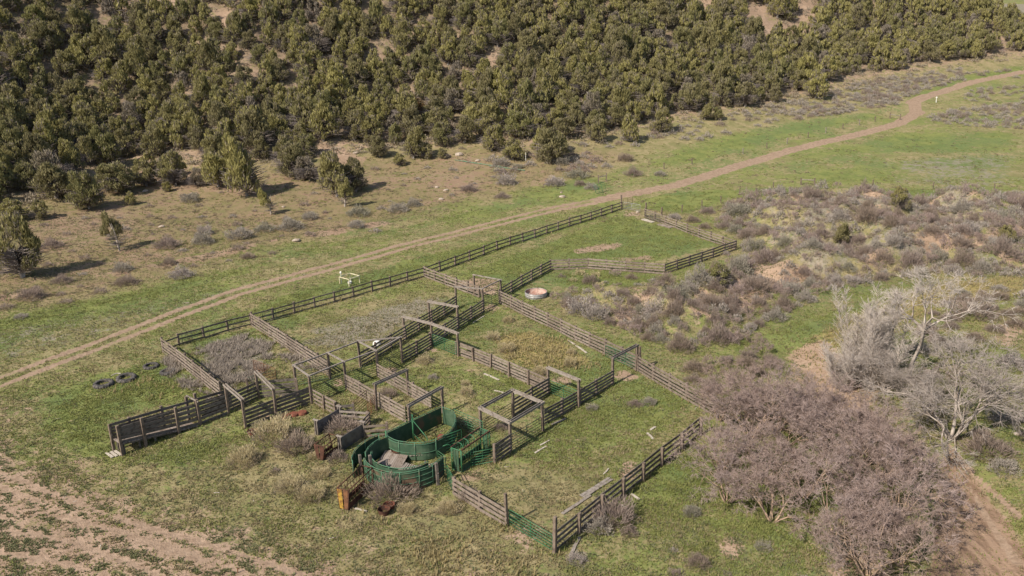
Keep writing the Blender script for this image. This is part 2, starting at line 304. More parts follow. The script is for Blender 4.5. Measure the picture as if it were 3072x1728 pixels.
Z_BENCH = [(world(p), w, k) for p, w, k in (([(-200, 640), (0, 560), (330, 420), (560, 430), (860, 400), (1200, 370), (1560, 380), (1500, 440), (1200, 500), (900, 580), (500, 650), (-200, 780)], 6., .62),
    ([(-200, 760), (500, 640), (760, 590), (740, 610), (380, 710), (-200, 830)], 4., .6))]
def zone(x, y, zs):
    m = np.zeros(np.shape(x))
    for pts, w, k in zs: m = np.maximum(m, k * sstep(-w, w, poly_sd(x, y, pts)))
    return m
Z_DRY = [(world([(600, 1140), (800, 1100), (950, 1230), (1150, 1290), (1350, 1400), (1400, 1560), (900, 1560), (640, 1340), (420, 1240)]), 6., .75), (world([(1180, 1180), (1400, 1180), (1500, 1080), (1740, 1030), (1720, 1090), (1560, 1170), (1400, 1280), (1250, 1260)]), 3., .35), (world([(820, 760), (1060, 720), (1120, 760), (960, 850), (800, 870), (700, 850)]), 3., .5)]
Z_WASH = [(world([(2385, 1120), (2420, 1160), (2590, 1390), (2720, 1560), (2250, 1560), (2340, 1430), (2360, 1290)]), 1.0, 1.), (world([(2010, 930), (2070, 900), (2150, 980), (2180, 1030), (2080, 1030)]), 1.5, .5)]
BARE = [world([(a - w_, b - h_), (a + w_, b - h_), (a + w_, b + h_), (a - w_, b + h_)]) for a, b, w_, h_ in ((1900, 50, 28, 40), (1980, 85, 60, 26), (2030, 30, 22, 30), (560, 55, 22, 30), (430, 15, 60, 14), (300, 20, 30, 14), (1130, 90, 12, 26), (2190, 90, 30, 18), (1240, 150, 14, 20), (2500, 105, 30, 14), (760, 60, 20, 12), (1500, 25, 40, 14), (1780, 20, 24, 20), (950, 150, 14, 18), (640, 190, 16, 12))]
def zones(x, y):
    s = poly_sd(x, y, HILLPOLY)
    rd = seg_dist(x, y, ROAD); far = sstep(140, 165, y)
    rut = np.maximum(1 - sstep(.40, .70, np.abs(rd - 1.1)), far * (1 - sstep(.95, 1.75, rd)))
    rut = rut * (.55 + .45 * sstep(.2, .4, fbm(x / 5, y / 5, 3, 55)))
    tr = np.zeros(np.shape(x))
    for t in TRACKS: tr = np.maximum(tr, 1 - sstep(.10, .42, seg_dist(x, y, t) + .5 * (fbm(x / 4, y / 4, 2, 58) - .5)))
    dirt = zone(x, y, Z_DIRT); dirt = np.maximum(dirt, .95 * tr); rut = np.maximum(rut, .85 * tr * (.5 + .5 * sstep(.3, .45, fbm(x / 3, y / 3, 2, 57))))
    mo = sstep(-2, 8, poly_sd(x, y, MOUND)); dirt = np.maximum(dirt, mo * (.30 + .62 * sstep(.5, .72, fbm(x / 7, y / 7, 3, 71))))
    dirt = np.maximum(dirt, .62 * sstep(-16, 4, s)); dirt = np.maximum(dirt, .95 * sstep(.55, .7, fbm(x / 22, y / 22, 3, 91)) * sstep(20, 40, s))
    dl = seg_dist(x, y, LEDGE); dirt = np.maximum(dirt, (1 - sstep(.5, 3, dl)) * (.15 + .7 * sstep(.4, .6, fbm(x / 6, y / 6, 3, 13))))
    bench = zone(x, y, Z_BENCH); dirt = np.maximum(dirt, bench * (.60 + .9 * (fbm(x / 9, y / 9, 3, 44) - .42)))
    lush = zone(x, y, Z_LUSH) * (1 - .8 * sstep(0, 25, s)) * (1 - .45 * bench); lush = np.maximum(lush, .40 * (1 - sstep(-30, 0, s)) * (1 - .55 * bench) + .10 * (fbm(x / 12, y / 12, 3, 19) - .5))
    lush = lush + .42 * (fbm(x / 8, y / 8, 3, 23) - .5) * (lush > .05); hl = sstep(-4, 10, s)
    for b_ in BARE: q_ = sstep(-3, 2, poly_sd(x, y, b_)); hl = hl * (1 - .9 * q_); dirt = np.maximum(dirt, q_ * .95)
    lush = lush * (1 - .30 * mo) * (1 - .7 * zone(x, y, Z_DRY)); wash = zone(x, y, Z_WASH); dirt = np.maximum(dirt, wash)
    return dirt, lush, np.maximum(zone(x, y, Z_GREY), mo * (.30 + .5 * fbm(x / 5, y / 5, 2, 72))), zone(x, y, Z_STRAW), rut, hl, bench, wash
GX0, GY0, GST = -170., 20., .4
def zgrid():
    gx = np.arange(GX0, 170, GST); gy = np.arange(GY0, 175, GST); X, Y = np.meshgrid(gx, gy); return [a.astype(np.float32).reshape(X.shape) for a in zones(X.ravel(), Y.ravel())]
_ZG = []
def zl(x, y):                                   # the zone masks looked up from a raster
    if not _ZG: _ZG.extend(zgrid())
    j = np.clip(((x - GX0) / GST + .5).astype(int), 0, _ZG[0].shape[1] - 1); i = np.clip(((y - GY0) / GST + .5).astype(int), 0, _ZG[0].shape[0] - 1)
    return [a[i, j] for a in _ZG]
def make_ground():
    v = 38 * np.exp(np.arange(0, 640) * math.log(1500 / 38.) / 639); u = np.linspace(-1.02, 1.02, 640)
    Y = (v[:, None] - 30) + 0 * u[None]; X = v[:, None] * u[None] * (1 + 0 * Y)
    x = X.ravel(); y = Y.ravel(); z = terrain(x, y)
    nr, nc = len(v), len(u); i = np.arange((nr - 1) * nc).reshape(nr - 1, nc)[:, :-1].ravel()
    me = np_mesh('ground', np.stack([x, y, z], 1), np.stack([i, i + 1, i + nc + 1, i + nc], 1), smooth=True)
    d, l, g, st, rt, hl, be, wa = zones(x, y)
    for nm, arr in (('zone_a', (d, l, g, st)), ('zone_b', (rt, hl, be, wa))):
        a = me.color_attributes.new(nm, 'FLOAT_COLOR', 'POINT'); a.data.foreach_set('color', np.stack(arr, 1).astype(np.float32).ravel())
    return structure(link('ground', me, 'ground'))
def ground_mat():
    s = NT('ground_cover'); p = s.pos()
    def att(n):
        o = s.n('ShaderNodeAttribute'); o.attribute_name = n; q = s.n('ShaderNodeSeparateColor'); s.l(o.outputs['Color'], q.inputs[0]); return q.outputs[0], q.outputs[1], q.outputs[2], o.outputs['Alpha']
    d, l, g, st = att('zone_a'); rt, hl, be, wa = att('zone_b')
    big = s.noise(p, .07, 3); mid = s.noise(p, .42, 4, .6); sm = s.noise(p, 1.7, 4, .65); fine = s.noise(p, 6., 3, .7)
    q = s.n('ShaderNodeVectorMath', operation='ADD'); s.l(p, q.inputs[0]); q.inputs[1].default_value = (37, 11, 5); sm2 = s.noise(q.outputs[0], 1.1, 4, .65); mid2 = s.noise(q.outputs[0], .3, 4, .6)
    def blend(m, *ns):
        e = m
        for n_, k in ns: e = s.math('ADD', e, s.math('MULTIPLY', s.math('SUBTRACT', n_, .5), k))
        return e
    dry = s.mix(s.step(.35, .65, sm2), (.225, .188, .092), (.30, .248, .135)); dry = s.mix(s.step(.4, .66, mid2), dry, (.185, .172, .075))
    lushc = s.mix(s.step(.38, .62, mid), (.138, .165, .052), (.20, .21, .07)); lushc = s.mix(s.math('MULTIPLY', s.step(.5, .7, sm), .7), lushc, (.105, .138, .046)); lushc = s.mix(s.math('MULTIPLY', s.step(.45, .62, big), .5), lushc, (.105, .15, .06))
    col = s.mix(s.step(.30, .54, blend(l, (sm, 1.1), (mid, .9), (fine, .5))), dry, lushc)
    col = s.mix(s.math('MULTIPLY', s.step(.45, .75, blend(st, (mid, .8), (sm2, .6))), .85), col, s.mix(sm, (.26, .20, .07), (.34, .27, .12)))
    greyc = s.mix(s.step(.4, .6, sm), (.26, .222, .175), (.20, .18, .13))
    col = s.mix(s.math('MULTIPLY', s.step(.42, .66, blend(g, (mid, .8), (sm2, .9), (fine, .4))), .9), col, greyc)
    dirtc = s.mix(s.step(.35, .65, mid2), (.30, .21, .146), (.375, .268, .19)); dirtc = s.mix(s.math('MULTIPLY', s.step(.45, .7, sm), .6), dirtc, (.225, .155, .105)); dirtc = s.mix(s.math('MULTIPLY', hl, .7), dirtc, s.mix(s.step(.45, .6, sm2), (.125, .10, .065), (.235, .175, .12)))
    col = s.mix(s.step(.40, .60, blend(d, (sm2, 1.3), (mid, .7), (fine, .7))), col, dirtc)
    stv = s.n('ShaderNodeVectorMath', operation='MULTIPLY'); s.l(p, stv.inputs[0]); stv.inputs[1].default_value = (1.6, .35, 1); stk = s.noise(stv.outputs[0], .9, 4, .6)
    col = s.mix(s.step(.4, .6, blend(wa, (mid, .5), (sm, .3))), col, s.mix(s.step(.4, .62, stk), (.30, .205, .14), (.20, .132, .088)))
    col = s.mix(s.math('MULTIPLY', be, s.math('MULTIPLY_ADD', s.step(.38, .62, sm2), .5, .45)), col, s.mix(s.step(.4, .6, mid2), (.205, .130, .086), (.17, .125, .07)))
    rdc = s.mix(s.step(.35, .65, sm), (.33, .238, .168), (.25, .175, .12))
    col = s.mix(s.step(.35, .62, blend(rt, (sm, .5), (fine, .5))), col, rdc)
    col = s.mix(s.math('MULTIPLY', s.step(.56, .74, fine), .45), col, (.06, .055, .025))
    h = s.math('ADD', s.math('MULTIPLY', sm, .7), s.math('MULTIPLY', fine, .5))
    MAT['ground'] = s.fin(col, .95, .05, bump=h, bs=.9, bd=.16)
ground_mat(); GROUND = make_ground()
# ------------------------------------------------------------------ corral fences, gates and overhead frames
def pt(q): return at(*q)
def jit(a): return random.uniform(-a, a)
def resample(P, sp):
    out = []
    for i, (a, b) in enumerate(zip(P[:-1], P[1:])):
        L = (Vector(b).xy - Vector(a).xy).length; n = max(1, round(L / sp))
        for k in range(n): out.append(onground(Vector(a).lerp(Vector(b), k / n)))
    return out + [onground(P[-1])]
FENCES = []
def fence(label, q, h=1.5, nb=4, sp=2.88, side=1, mat='wood', bw=.2, lo=.16, ends=(1, 1), skip=(), tall=None, group='weathered plank fences of the corral', gap=(), pw=.2):
    P = resample([pt(a) for a in q], sp); o = P[0]; FENCES.append([(p.x, p.y) for p in P])
    t = thing('plank_fence', label, 'fence', o, group)
    for i, p in enumerate(P):
        if (i == 0 and not ends[0]) or (i == len(P) - 1 and not ends[1]) or i in skip: continue
        d = (P[min(i + 1, len(P) - 1)] - P[max(i - 1, 0)]); hh = (tall or {}).get(i, h + random.uniform(.02, .14))
        mb = MB(o); mb.post(p, pw + jit(.02), hh, math.atan2(d.y, d.x), (jit(.04), jit(.04))); mb.build('post', 'post', t)
    for k in range(nb):
        mb = MB(o); z = lo + (h - lo - bw / 2) * k / (nb - 1)
        for i in range(len(P) - 1):
            if (i, k) in gap: continue
            a, b = P[i], P[i + 1]; d = (b - a).normalized(); nn = Vector((-d.y, d.x, 0)) * side * (pw / 2 + .025 + (.004 if i % 2 else 0)); ov = .06
            za, zb = z + jit(.045), z + jit(.045)
            mb.bar(a - d * ov + nn + Vector((0, 0, za)), b + d * ov + nn + Vector((0, 0, zb)), .045, bw + jit(.02))
        mb.build('rail', mat, t)
    return t, P
def frame(label, cols, pairs, h=2.8, mat='beam', pw=.2, double=True, group='overhead timber frames of the corral', bw=.2):
    B = [pt(c) for c in cols]; o = B[0]; t = thing('overhead_frame', label, 'timber frame', o, group)
    for p in B:
        mb = MB(o); mb.post(p, pw, h, R(40), (jit(.015), jit(.015))); mb.build('post', 'post', t)
    for a, b in pairs:
        mb = MB(o); A = B[a] + Vector((0, 0, h - .04)); C = B[b] + Vector((0, 0, h - .04)); d = (C - A).normalized(); n = Vector((-d.y, d.x, 0))
        if double:
            for s in (-1, 1): mb.bar(A - d * .15 + n * s * (pw / 2 + .03), C + d * .15 + n * s * (pw / 2 + .03), .05, bw)
        else: mb.bar(A - d * .18 + Vector((0, 0, .13)), C + d * .18 + Vector((0, 0, .13)), .15, .12)
        mb.build('crossbeam', mat, t)
    return t, B
def gate(label, a, b, h=1.35, mat='green', nb=6, br=2, z0=.18, r=.024, group='pipe gates of the corral', tilt=0.0, name='pipe_gate'):
    a = Vector(a); b = Vector(b); t = thing(name, label, 'gate', a, group); d = (b - a).normalized(); n = Vector((-d.y, d.x, 0))
    def P(s, z): return a.lerp(b, s) + Vector((0, 0, z)) + n * tilt * z
    mb = MB(a); c = .06
    mb.tube([P(0, z0), P(0, h - c), P(.02, h), P(.98, h), P(1, h - c), P(1, z0 + c), P(.98, z0), P(.0, z0)], r * 1.25); mb.build('frame', mat, t, smooth=True)
    mb = MB(a)
    for k in range(1, nb - 1): mb.tube([P(0, z0 + (h - z0) * k / (nb - 1)), P(1, z0 + (h - z0) * k / (nb - 1))], r)
    mb.build('bars', mat, t, smooth=True)
    for k in range(br):
        mb = MB(a); s = (k + 1) / (br + 1); mb.bar(P(s, z0) + n * .03, P(s, h) + n * .03, .05, .03, up=tuple(d)); mb.build('brace', mat, t)
    return t
road_q = [('F', 255, 835), ('F', 885, 660), ('I', 628, 1088), ('I', 1275, 848), ('I', 2113, 577)]
fence('long three rail grey fence running beside the two-track dirt road', road_q, 1.42, 3, 2.88, -1, 'wood_grey_shaded', .17, .2, ends=(1, 0))
fence('short two rail fence stub at the road corner of the weedy pen', [('A', 700, 450), ('F', 255, 835)], 1.2, 2, 3, -1, 'wood_grey_shaded', .17, .25, ends=(0, 0))
fence('five rail tan fence with grey dead weeds piled against it, nearest the tractor tyres', [('A', 700, 455), ('A', 1205, 852)], 1.72, 5, 2.2, -1, 'wood', .2)
fence('five rail tan fence dividing the weedy pen from the big grass pen', [('A', 1475, 232), ('A', 2140, 668)], 1.72, 5, 2.4, -1, 'wood', .2)
fence('near plank side of the alley under the two single overhead frames', [('A', 1415, 1125), ('A', 1680, 1025), ('A', 1987, 905)], 1.75, 5, 3.4, 1, 'wood_grey_shaded', .25, ends=(0, 0), skip=(1,) if False else ())
fence('far plank side of the alley under the two single overhead frames', [('A', 1265, 985), ('A', 1530, 862), ('A', 1850, 690, 1.7)], 1.75, 5, 3.4, 1, 'wood_grey_shaded', .25, ends=(0, 1))
fence('short tan fence from the alley to the grey sheet-walled pen', [('D', 285, 1172), ('D', 512, 1300)], 1.5, 4, 2.4, 1, 'wood', .2, ends=(0, 1))
fence('tan fence from the overhead frame towards the green half-round tub', [('D', 612, 1022), ('D', 1195, 1352)], 1.6, 5, 2.7, -1, 'wood', .2, ends=(0, 0))
fence('tan fence ending behind the rounded top of the green tub', [('D', 918, 908), ('D', 1440, 1212)], 1.6, 5, 3., -1, 'wood', .2, ends=(0, 0))
fence('dark far side of the long alley, bordering the grey-green grass pen', [('D', 748, 812), ('D', 1670, 237)], 1.65, 5, 2.75, -1, 'wood_grey_shaded', .19, ends=(0, 0))
fence('dark near side of the long alley, ending at the corner gate', [('D', 1150, 776), ('D', 1425, 612), ('D', 1935, 277)], 1.6, 5, 2.75, -1, 'wood_grey_shaded', .19, ends=(0, 0))
fence('tan fence below the yellow-green patch, starting at a green gate', [('E', 493, 832), ('E', 1290, 1166)], 1.55, 5, 2.7, 1, 'wood', .2, ends=(1, 1))
fence('very long tan fence from the corner gate past the yellow-green patch to the thicket', [('E', 868, 378), ('E', 2068, 966), ('N', 2230, 1300)], 1.7, 5, 2.75, -1, 'wood', .2)
fence('grey fence between two overhead frames, ending at a single post gateway', [('E', 1248, 1440), ('E', 1848, 1086)], 1.6, 5, 2.75, -1, 'wood_grey_shaded', .2, ends=(0, 0))
fence('dark high plank fence inside the square overhead frame', [('E', 990, 1355), ('E', 1290, 1166)], 1.75, 5, 2.6, -1, 'wood_grey_shaded', .2, ends=(0, 0))
fence('short dark fence joining the green squeeze chute gate to the square frame', [('G', 462, 606), ('G', 580, 520)], 1.75, 5, 2.2, -1, 'wood_grey_shaded', .24, ends=(1, 0))
fence('tan fence with brush growing against it, right of the green tub', [('G', 160, 845), ('G', 555, 1078)], 1.5, 4, 2.9, -1, 'wood', .24, tall={2: 2.75})
fence('dark front fence from the green corner gate back into the bare thicket', [('G', 913, 1288), ('G', 1718, 628), ('G', 2010, 395)], 1.65, 4, 2.95, 1, 'wood_grey_shaded', .22, tall={0: 2.95}, pw=.23)
fence('tan fence closing the far end of the far pen', [('H', 975, 420), ('H', 2095, 832)], 1.45, 4, 2.8, -1, 'wood', .17)
fence('grey fence on the brush side of the far pen, rising to its right corner', [('H', 1212, 1135), ('H', 2095, 832)], 1.5, 4, 2.8, -1, 'wood_grey_shaded', .2, ends=(1, 0))
fence('pale fence crossing the near edge of the far pen behind the stock tank', [('I', 1577, 1035), ('I', 1862, 1022), ('H', 1212, 1135)], 1.5, 4, 2.8, -1, 'wood', .2, ends=(1, 0))
fence('dark fence rising from the corner gate past the stock tank', [('I', 1203, 1250), ('I', 1577, 1035)], 1.5, 4, 2.8, -1, 'wood_grey_shaded', .19, ends=(1, 0))
fence('tan fence between the big grass pen and the far pen', [('E', 215, 150), ('E', 692, 328)], 1.5, 4, 2.6, -1, 'wood', .2)
# overhead frames
frame('single overhead frame nearest the loading chute', [('A', 1265, 985), ('A', 1415, 1125)], [(0, 1)], 2.9)
frame('single overhead frame in the middle of the plank alley', [('A', 1530, 862), ('A', 1680, 1025)], [(0, 1)], 2.9)
frame('long ladder-like overhead frame of six posts over the pipe gates', [('A', 1830, 575, 2.8), ('A', 1987, 905), ('D', 455, 935), ('D', 612, 1022), ('D', 745, 812), ('D', 918, 908), ('D', 1150, 776)],
      [(0, 1), (2, 3), (4, 5), (0, 2), (2, 4), (1, 3), (3, 5), (5, 6), (4, 6)], 2.8, double=False)
frame('dark overhead frame beside the rusty gate', [('D', 882, 970, 2.75), ('D', 1190, 832, 2.75)], [(0, 1)], 2.75)
frame('dark overhead frame at the top of the green half-round tub', [('D', 1210, 1178, 2.75), ('D', 1528, 1000, 2.75)], [(0, 1)], 2.75)
frame('three post overhead frame beside the bright green gate', [('D', 1158, 318, 2.75), ('D', 1426, 385, 2.75), ('D', 1682, 480, 2.75)], [(0, 1), (1, 2)], 2.75)
frame('pale overhead frame across the middle of the long alley', [('D', 1402, 172, 2.75), ('D', 1690, 440)], [(0, 1)], 2.75)
frame('overhead frame of five posts around the bare dirt gateway', [('E', 480, 240, 2.75), ('E', 722, 442), ('E', 875, 178, 2.75), ('E', 642, 134, 2.75)], [(0, 1), (1, 2), (2, 3)], 2.75, double=False)
frame('dark overhead frame beside the long tan fence', [('E', 1848, 1086), ('E', 2056, 966)], [(0, 1)], 2.85)
frame('overhead frame above the green gate below the yellow-green patch', [('E', 1288, 932, 2.8), ('E', 1554, 1280)], [(0, 1)], 2.8)
frame('square overhead frame on four posts beside the green squeeze chute', [('G', 352, 182, 2.8), ('G', 596, 48, 2.8), ('G', 824, 364), ('G', 580, 520)], [(0, 1), (1, 2), (2, 3), (3, 0)], 2.8)
# gates
def G2(a, b, **k): return pt(a), pt(b)
gate('bright green gate below the three post overhead frame', pt(('D', 1445, 615)), pt(('D', 1675, 702)), 1.5, 'green', 7, 1)
gate('green gate standing open against the long tan fence', pt(('E', 1785, 850)), pt(('E', 2040, 962)), 1.4, 'green', 6, 2)
gate('green gate between the yellow-green patch fence and the grey fence', pt(('E', 1300, 1165)), pt(('E', 1545, 1262)), 1.4, 'green', 6, 1)
gate('green gate at the nearest corner of the corral between two tall posts', pt(('G', 575, 1075)), pt(('G', 895, 1272)), 1.4, 'green', 6, 1)
gate('narrow green gate beside the nearest green sheet wall', pt(('G', 108, 745)), pt(('G', 155, 845)), 1.5, 'green', 6, 0)
gate('dark pipe gate on the near side of the ladder-like overhead frame', pt(('A', 1995, 905)), pt(('D', 605, 1022)), 1.6, 'dark_pipe', 8, 1)
gate('dark pipe gate on the far side of the ladder-like overhead frame', pt(('D', 125, 1005)), pt(('D', 450, 935)), 1.6, 'dark_pipe', 7, 1)
gate('dark pipe gate between the third and last near posts of the ladder-like frame', pt(('D', 622, 1015)), pt(('D', 912, 910)), 1.6, 'dark_pipe', 7, 1)
gate('dark pipe gate closing the end of the long alley', pt(('D', 928, 905)), pt(('D', 1142, 782)), 1.5, 'dark_pipe', 7, 1)
gate('dark pipe gate at the corner by the stock tank', pt(('E', 735, 438)), pt(('E', 862, 372)), 1.5, 'dark_pipe', 6, 1)
gate('dark pipe panel inside the square overhead frame', pt(('G', 385, 400)), pt(('G', 590, 262)), 1.5, 'dark_pipe', 6, 1)
gate('dark pipe panel on the near side of the square overhead frame', pt(('G', 592, 512)), pt(('G', 815, 370)), 1.5, 'dark_pipe', 6, 1)
gate('rusty pipe gate standing open in the weedy pen', pt(('A', 1680, 720)), pt(('A', 1490, 640)), 1.5, 'orange', 7, 1)
gate('dark green pipe gate meeting the rusty gate in the weedy pen', pt(('A', 1690, 725)), pt(('A', 1435, 800)), 1.5, 'dark_pipe', 5, 1)
gate('green pipe gate leaning inside the road fence of the weedy pen', pt(('F', 290, 838)), pt(('F', 460, 790)), 1.3, 'dark_pipe', 5, 1)
gate('green pipe gate leaning inside the road fence of the big grass pen', pt(('F', 985, 635)), pt(('F', 1215, 582)), 1.2, 'dark_pipe', 5, 1)
gate('pale pipe gate at the far road corner of the far pen', pt(('H', 695, 325)), pt(('H', 912, 362)), 1.3, 'steel', 5, 1)
gate('rusty pipe gate beside the tall post at the far road corner', pt(('H', 700, 285)), pt(('H', 818, 262)), 1.3, 'rust', 6, 1)
gate('green pipe gate at the end of the far pen fence', pt(('H', 968, 440)), pt(('H', 1150, 500)), 1.3, 'dark_pipe', 5, 1)
gate('dark pipe gate on the cross fence between grey sheet pens', pt(('B', 620, 585)), pt(('B', 732, 475)), 1.5, 'rust', 6, 0)
gate('orange rusty gate hanging from the tan fence beside the dark overhead frame', pt(('B', 742, 600)), pt(('B', 800, 520)), 1.5, 'orange', 7, 1)
gate('green panel gate right of the squeeze chute', pt(('C', 1712, 1052)), pt(('C', 2000, 1000)), 1.35, 'green', 6, 1)
gate('green pipe panel between the half-round tub and the square frame', pt(('C', 1500, 520)), pt(('C', 1860, 690)), 1.6, 'green', 7, 1)
# lone posts
def lone(label, q, h, mat='post', w=.2, name='wooden_post', group='lone posts around the corral'):
    p = pt(q); mb = MB(p); mb.post(p, w, h, R(30), (jit(.03), jit(.03)), .03)
    mb.bar(p + Vector((0, 0, h * .55)), p + Vector((0, 0, h * .55 + .05)), w * 1.12, w * 1.12, up=(0, 1, 0))
    return tag(mb.build(name, mat, None, None) if False else link(name, _me(mb), mat, None, p), label, 'post', group)
def _me(mb):
    me = bpy.data.meshes.new('m'); me.from_pydata(mb.V, [], mb.F); me.update(); return me
lone('tall dark post at the far road corner of the far pen', ('H', 682, 328), 2.6)
lone('tall thin post doubled up with the dark overhead frame', ('E', 2078, 968), 2.7)
lone('weathered post at the hinge of the pale far gate', ('H', 985, 345), 1.5)
lone('post standing just outside the far pen fence', ('H', 1178, 398), 1.4)
lone('short post behind the far wall of the plank alley', ('A', 1432, 800), 1.5)

# ------------------------------------------------------------------ loading chute
c0, c1, c2 = pt(('A', 345, 1355)), pt(('A', 1020, 1090)), pt(('A', 1262, 990))
ax = (c1 - c0); ax.z = 0; LC = ax.length; ax.normalize(); nx = Vector((-ax.y, ax.x, 0)); CW = 1.45
t = thing('loading_chute', 'weathered plank cattle loading chute with a raised ramp and high slatted sides', 'loading chute', c0)
LT = (c2 - c0).xy.length
def cz(s): return max(.05, 1.15 * (1 - s / (LC * 1.0)))
for side in (0, 1):
    for s in ((0, 2.05, 5.1, LC) if side == 0 else (-.1, 1.55, 4.5, LC - .3, LT - 2.4)):
        p = onground(c0 + ax * s + nx * side * CW); mb = MB(c0); mb.post(p, .22, (2.85 - .08 * s / 2) if side == 0 else 2.55, math.atan2(ax.y, ax.x), (jit(.02), jit(.02))); mb.build('post', 'post', t)
    for k in range(5):
        mb = MB(c0); st = [0, 2.05, 5.1, LC, LT - .2] if side == 0 else [-.1, 1.55, 4.5, LC - .3, LT - 2.4, LT + 1.0]
        for a, b in zip(st[:-1], st[1:]):
            def hz(s): lo = cz(s) + .1; hi = max(2.5 - .07 * s, 1.6); return lo + (hi - lo) * k / 4
            off = nx * (side * CW + (.13 if side == 0 else -.13)); mb.bar(c0 + ax * (a - .05) + off + Vector((0, 0, hz(a) + jit(.02))), c0 + ax * (b + .05) + off + Vector((0, 0, hz(b) + jit(.02))), .045, .25)
        mb.build('side_plank', 'wood_grey_shaded', t)
mb = MB(c0)
for k in range(int(LC / .24)):
    s = .05 + k * .24; a = c0 + ax * s + Vector((0, 0, cz(s) + jit(.01))); mb.bar(a + nx * .02 - nx * random.uniform(0, .12), a + nx * (CW - .05) + nx * jit(.04), .2, .05)
mb.build('ramp_floor', 'deck', t)
mb = MB(c0)
for sd_ in (.16, CW - .16): mb.bar(c0 + nx * sd_ + Vector((0, 0, cz(0) - .12)), c0 + nx * sd_ + ax * (LC * .93) + Vector((0, 0, cz(LC * .93) - .1)), .1, .2)
for s in (.25, 1.6, 3.0): mb.bar(c0 + ax * s + nx * .16, c0 + ax * s + nx * .16 + Vector((0, 0, cz(s) - .2)), .14, .14, up=tuple(ax)); mb.bar(c0 + ax * s + nx * (CW - .16), c0 + ax * s + nx * (CW - .16) + Vector((0, 0, cz(s) - .2)), .14, .14, up=tuple(ax))
mb.build('ramp_bearer', 'wood_grey_shaded', t)
mb = MB(c0); p = c0 + ax * LC + Vector((0, 0, 2.4)); mb.bar(p - nx * .2, p + nx * (CW + .45), .09, .12); mb.build('crossbeam', 'beam', t)
mb = MB(c0)
for k in range(3): mb.bar(c0 - ax * (.1 + .32 * k) + nx * (.1 + .1 * k) + Vector((0, 0, .06)), c0 - ax * (.1 + .32 * k) + nx * (1.3 + .1 * k) + Vector((0, 0, .07)), .22, .08)
tag(link('timber_step', _me(mb), 'scrap', None, c0), 'pale timber baulks lying at the foot of the loading chute', 'timber')

# ------------------------------------------------------------------ the green tubs
def arc(c, r, a0, a1, n=28): return [Vector((c[0] + r * math.cos(R(a0 + (a1 - a0) * k / n)), c[1] + r * math.sin(R(a0 + (a1 - a0) * k / n)), 0)) for k in range(n + 1)]
def drop(P): return [onground(p) for p in P]
def curved_wall(t, o, P, h, sheet='green_dull', rails=(1.0, .52), ribs=4, top=True, z0=.12, sh=None, out=1):
    P = drop(P); mb = MB(o); mb.sheet(P, sh or h - .12, .03, z0); t = mb.build('sheet_wall', sheet, t)
    mb = MB(o); mb.tube([p + Vector((0, 0, h)) for p in P], .035); mb.build('top_rail', 'green_rail', t, smooth=True)
    def nrm(i): d = P[min(i + 1, len(P) - 1)] - P[max(i - 1, 0)]; return Vector((-d.y, d.x, 0)).normalized() * out * .05
    for f in rails:
        mb = MB(o); mb.tube([p + nrm(i) + Vector((0, 0, h * f - .1)) for i, p in enumerate(P)], .025); mb.build('side_rail', 'green_rail', t, smooth=True)
    for k in range(ribs + 1):
        i = round(k * (len(P) - 1) / ribs); mb = MB(o); p = P[i] + nrm(i); mb.tube([p + Vector((0, 0, .02)), p + Vector((0, 0, h))], .04); mb.build('rib', 'green_rail', t, smooth=True)
o = onground((-8.2, 66.6)); t = thing('sweep_tub', 'half-round green sheet-walled sweep tub with grass growing inside and a rusty patch', 'cattle tub', o)
curved_wall(t, o, catmull([(-10.75, 64.9, 0), (-9.9, 64.1, 0), (-8.6, 63.65, 0), (-7.2, 63.7, 0), (-5.95, 64.75, 0), (-5.35, 66.2, 0), (-5.2, 67.8, 0), (-5.5, 69.2, 0), (-6.5, 70.1, 0)], 5), 1.75, 'green_dull', (.95, .5), 7, out=-1)
curved_wall(t, o, [Vector((-10.85, 65.5, 0)).lerp(Vector((-9.0, 67.5, 0)), k / 4) for k in range(5)], 1.8, 'green_dull', (.97,), 2)
curved_wall(t, o, [Vector((-9.0, 67.5, 0)).lerp(Vector((-6.6, 70.1, 0)), k / 4) for k in range(5)], 1.8, 'green_rust', (.97,), 2)
pv = onground((-8.85, 67.15)); mb = MB(o); mb.tube([pv, pv + Vector((0, 0, 2.5))], .07, 8); mb.build('pivot_post', 'green', t, smooth=True)
mb = MB(o); g1 = onground((-7.4, 64.7)); mb.tube([pv + Vector((0, 0, 2.0)), g1 + Vector((0, 0, 1.55)), g1 + Vector((0, 0, .2))], .04); mb.tube([pv + Vector((0, 0, .7)), g1 + Vector((0, 0, .6))], .03); mb.build('sweep_arm', 'green', t, smooth=True)
mb = MB(o); e1 = onground((-10.75, 65.0)); mb.tube([e1 + Vector((0, 0, .1)), e1 + Vector((0, 0, 2.15)), pv + Vector((0, 0, 2.45)), onground((-6.5, 70.)) + Vector((0, 0, 2.2))], .035); mb.build('tie_pipe', 'dark_pipe', t, smooth=True)
cc = (-8.95, 62.1); o = onground(cc); t = thing('curved_alley', 'round green sheet-walled alley with double walls, rusty lower panels and pipe ribs', 'cattle alley', o)
curved_wall(t, o, arc(cc, 3.25, 196, 342), 1.8, 'green_rust', (.98, .74, .48, .25), 6, z0=.1, out=-1)
curved_wall(t, o, arc(cc, 2.72, 178, 318), 1.85, 'green_dull', (), 4)
curved_wall(t, o, arc(cc, 3.15, 180, 122), 1.85, 'green_dull', (.6,), 4, out=1)
curved_wall(t, o, arc(cc, 4.25, 192, 128), 1.6, 'green_dull', (.5,), 3, out=-1)
